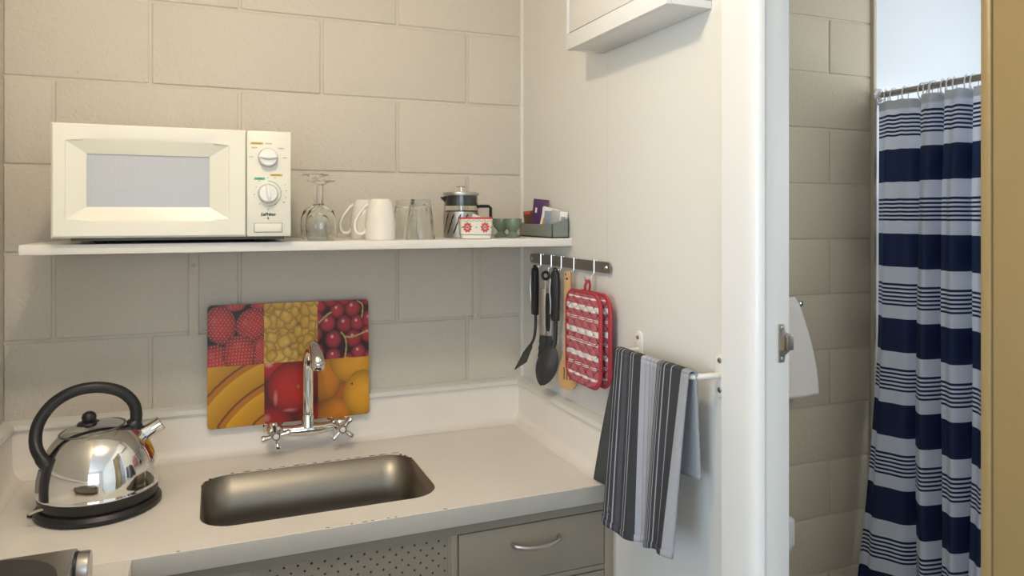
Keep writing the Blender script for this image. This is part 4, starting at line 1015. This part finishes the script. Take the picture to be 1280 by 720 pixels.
def curt(u, v):
    q_ = kp[min(NC, int(round(u*NC)))]
    y, dx = q_.x, q_.y
    d = min(abs(y-r) for r in ringy)
    sag = .004*min(1, d/.02)*(1-v)**6
    open_ = 1+.35*v
    bl = .11*max(0, (v-.45)/.55)**1.6*math.exp(-max(0, .05-y)/.05)
    yy_ = y*(1+.03*v)-.012*v*math.sin(v*5+u*9)
    return (RX-.004+dx*open_*(.75+.25*min(1, v*5))-bl-.02*v, min(yy_, .044), CTOP-sag-CL*v)
obj('cloth', MB().grid(curt, NC, 70, uvf=lambda u, v: (u, v*CL+1e-6)), M_curt, sc, smooth=70, recalc=False)
M_hemw = ramp_mat('curtain_header', 1, [(0, (.70, .71, .73))], rough=.6, transl=.3)
obj('header_hem', MB().grid(lambda u, v: tuple(Vector(curt(u, v*.018))+Vector((-.0012, -.0004, 0))), NC, 2), M_hemw, sc, smooth=70, recalc=False)
for k, y in enumerate(ringy):
    c = Vector((RX, y, RZ2-.012)); tl = random.uniform(-.35, .35)
    R_ = Matrix.Rotation(tl, 3, 'Z')
    pts = [c+R_ @ Vector((.0175*math.cos(a), 0, .029*math.sin(a))) for a in np.linspace(0, 2*PI, 22, endpoint=False)]
    o = obj('curtain_ring', MB().tube(pts, .0024, 8, closed=True), M_white); tag(o, 'white plastic ring next to the wall flange of the curtain rod' if k == 0 else 'white plastic ring holding the shower curtain on the rod', 'ring', 'shower curtain rings')

# white bath towel on its own rail
br = thing('bath_towel_rail', (.8, -.01, 1.19), 'chrome rail on the bathroom block wall carrying a white towel', 'towel rail')
obj('bar', MB().tube([(.50, -.012, 1.186), (1.022, -.012, 1.186)], .008, 14), M_chrome, br)
obj('end_knob', MB().lathe([(0, .0), (.011, 0), (.0125, .006), (.010, .014), (0, .016)], (1.018, -.012, 1.186), 18, 'x'), M_chrome, br)
for x in (.52, .985): obj('post', MB().lathe([(.012, .078), (.012, .070), (.006, .062), (.006, 0), (0, 0)], (x, -.012, 1.186), 14, 'y'), M_chrome, br)
bt = thing('bath_towel', (.8, -.01, .87), 'white bath towel hanging on the bathroom rail behind the jamb', 'towel')
M_bt = mat('white_terry', (.80, .73, .66), 1, bump=.6, bscale=350)
def btf(sgn, zb_):
    def f(u, v):
        x1 = 1.000+.092*(1-(1-v)**1.7); x = .58+(x1-.58)*u
        z = 1.2055-(1.2055-zb_)*v; rnd = .012*(1-min(1, v*14))**2
        return (x, -.012+sgn*(.012-rnd+.010*v)+.006*v*math.sin(u*14), z+.012*v*(1-u)*0)
    return f
obj('front', MB().grid(btf(-1, .874), 40, 36), M_bt, bt, smooth=80, solid=.007)
obj('back', MB().grid(btf(1, .95), 40, 36), M_bt, bt, smooth=80, solid=.007)
obj('fold', MB().tube([(.58, -.012, 1.2005), (1.0, -.012, 1.2005)], .0105, 12), M_bt, bt)
# toilet-roll holder
th2 = thing('toilet_roll_holder', (.92, .0, .37), 'white plastic roll holder on the block wall beside the jamb', 'roll holder')
obj('cover', MB().box(.845, .981, -.045, .062, .372, .474, .016, 4), M_white, th2)
obj('roll', MB().lathe([(.018, -.05), (.045, -.05), (.045, .05), (.018, .05), (.018, -.05)], (.912, .0, .385), 28, 'x'), M_paper, th2)

# ================================================================== CEILING LAMP
lx, ly = -.86, -1.16
lamp = thing('ceiling_lamp', (lx, ly, CEIL-.1), 'small warm ceiling lamp above the kitchen nook', 'lamp')
obj('rose', MB().lathe([(0, 0), (.05, 0), (.045, -.02), (.02, -.03), (.018, -.055), (0, -.055)], (lx, ly, CEIL), 28), M_white, lamp)
R0 = .045; A_ = 4*PI*R0*R0
M_bulb = mat('lit_bulb', (1, .85, .6), .5, emit=LAMP_POWER/(PI*A_), emitcol=(1.0, .83, .60))
obj('bulb', MB().lathe([(max(0, R0*math.sin(a)), -.095-R0*math.cos(a)) for a in np.linspace(0, PI, 18)], (lx, ly, CEIL), 28), M_bulb, lamp)
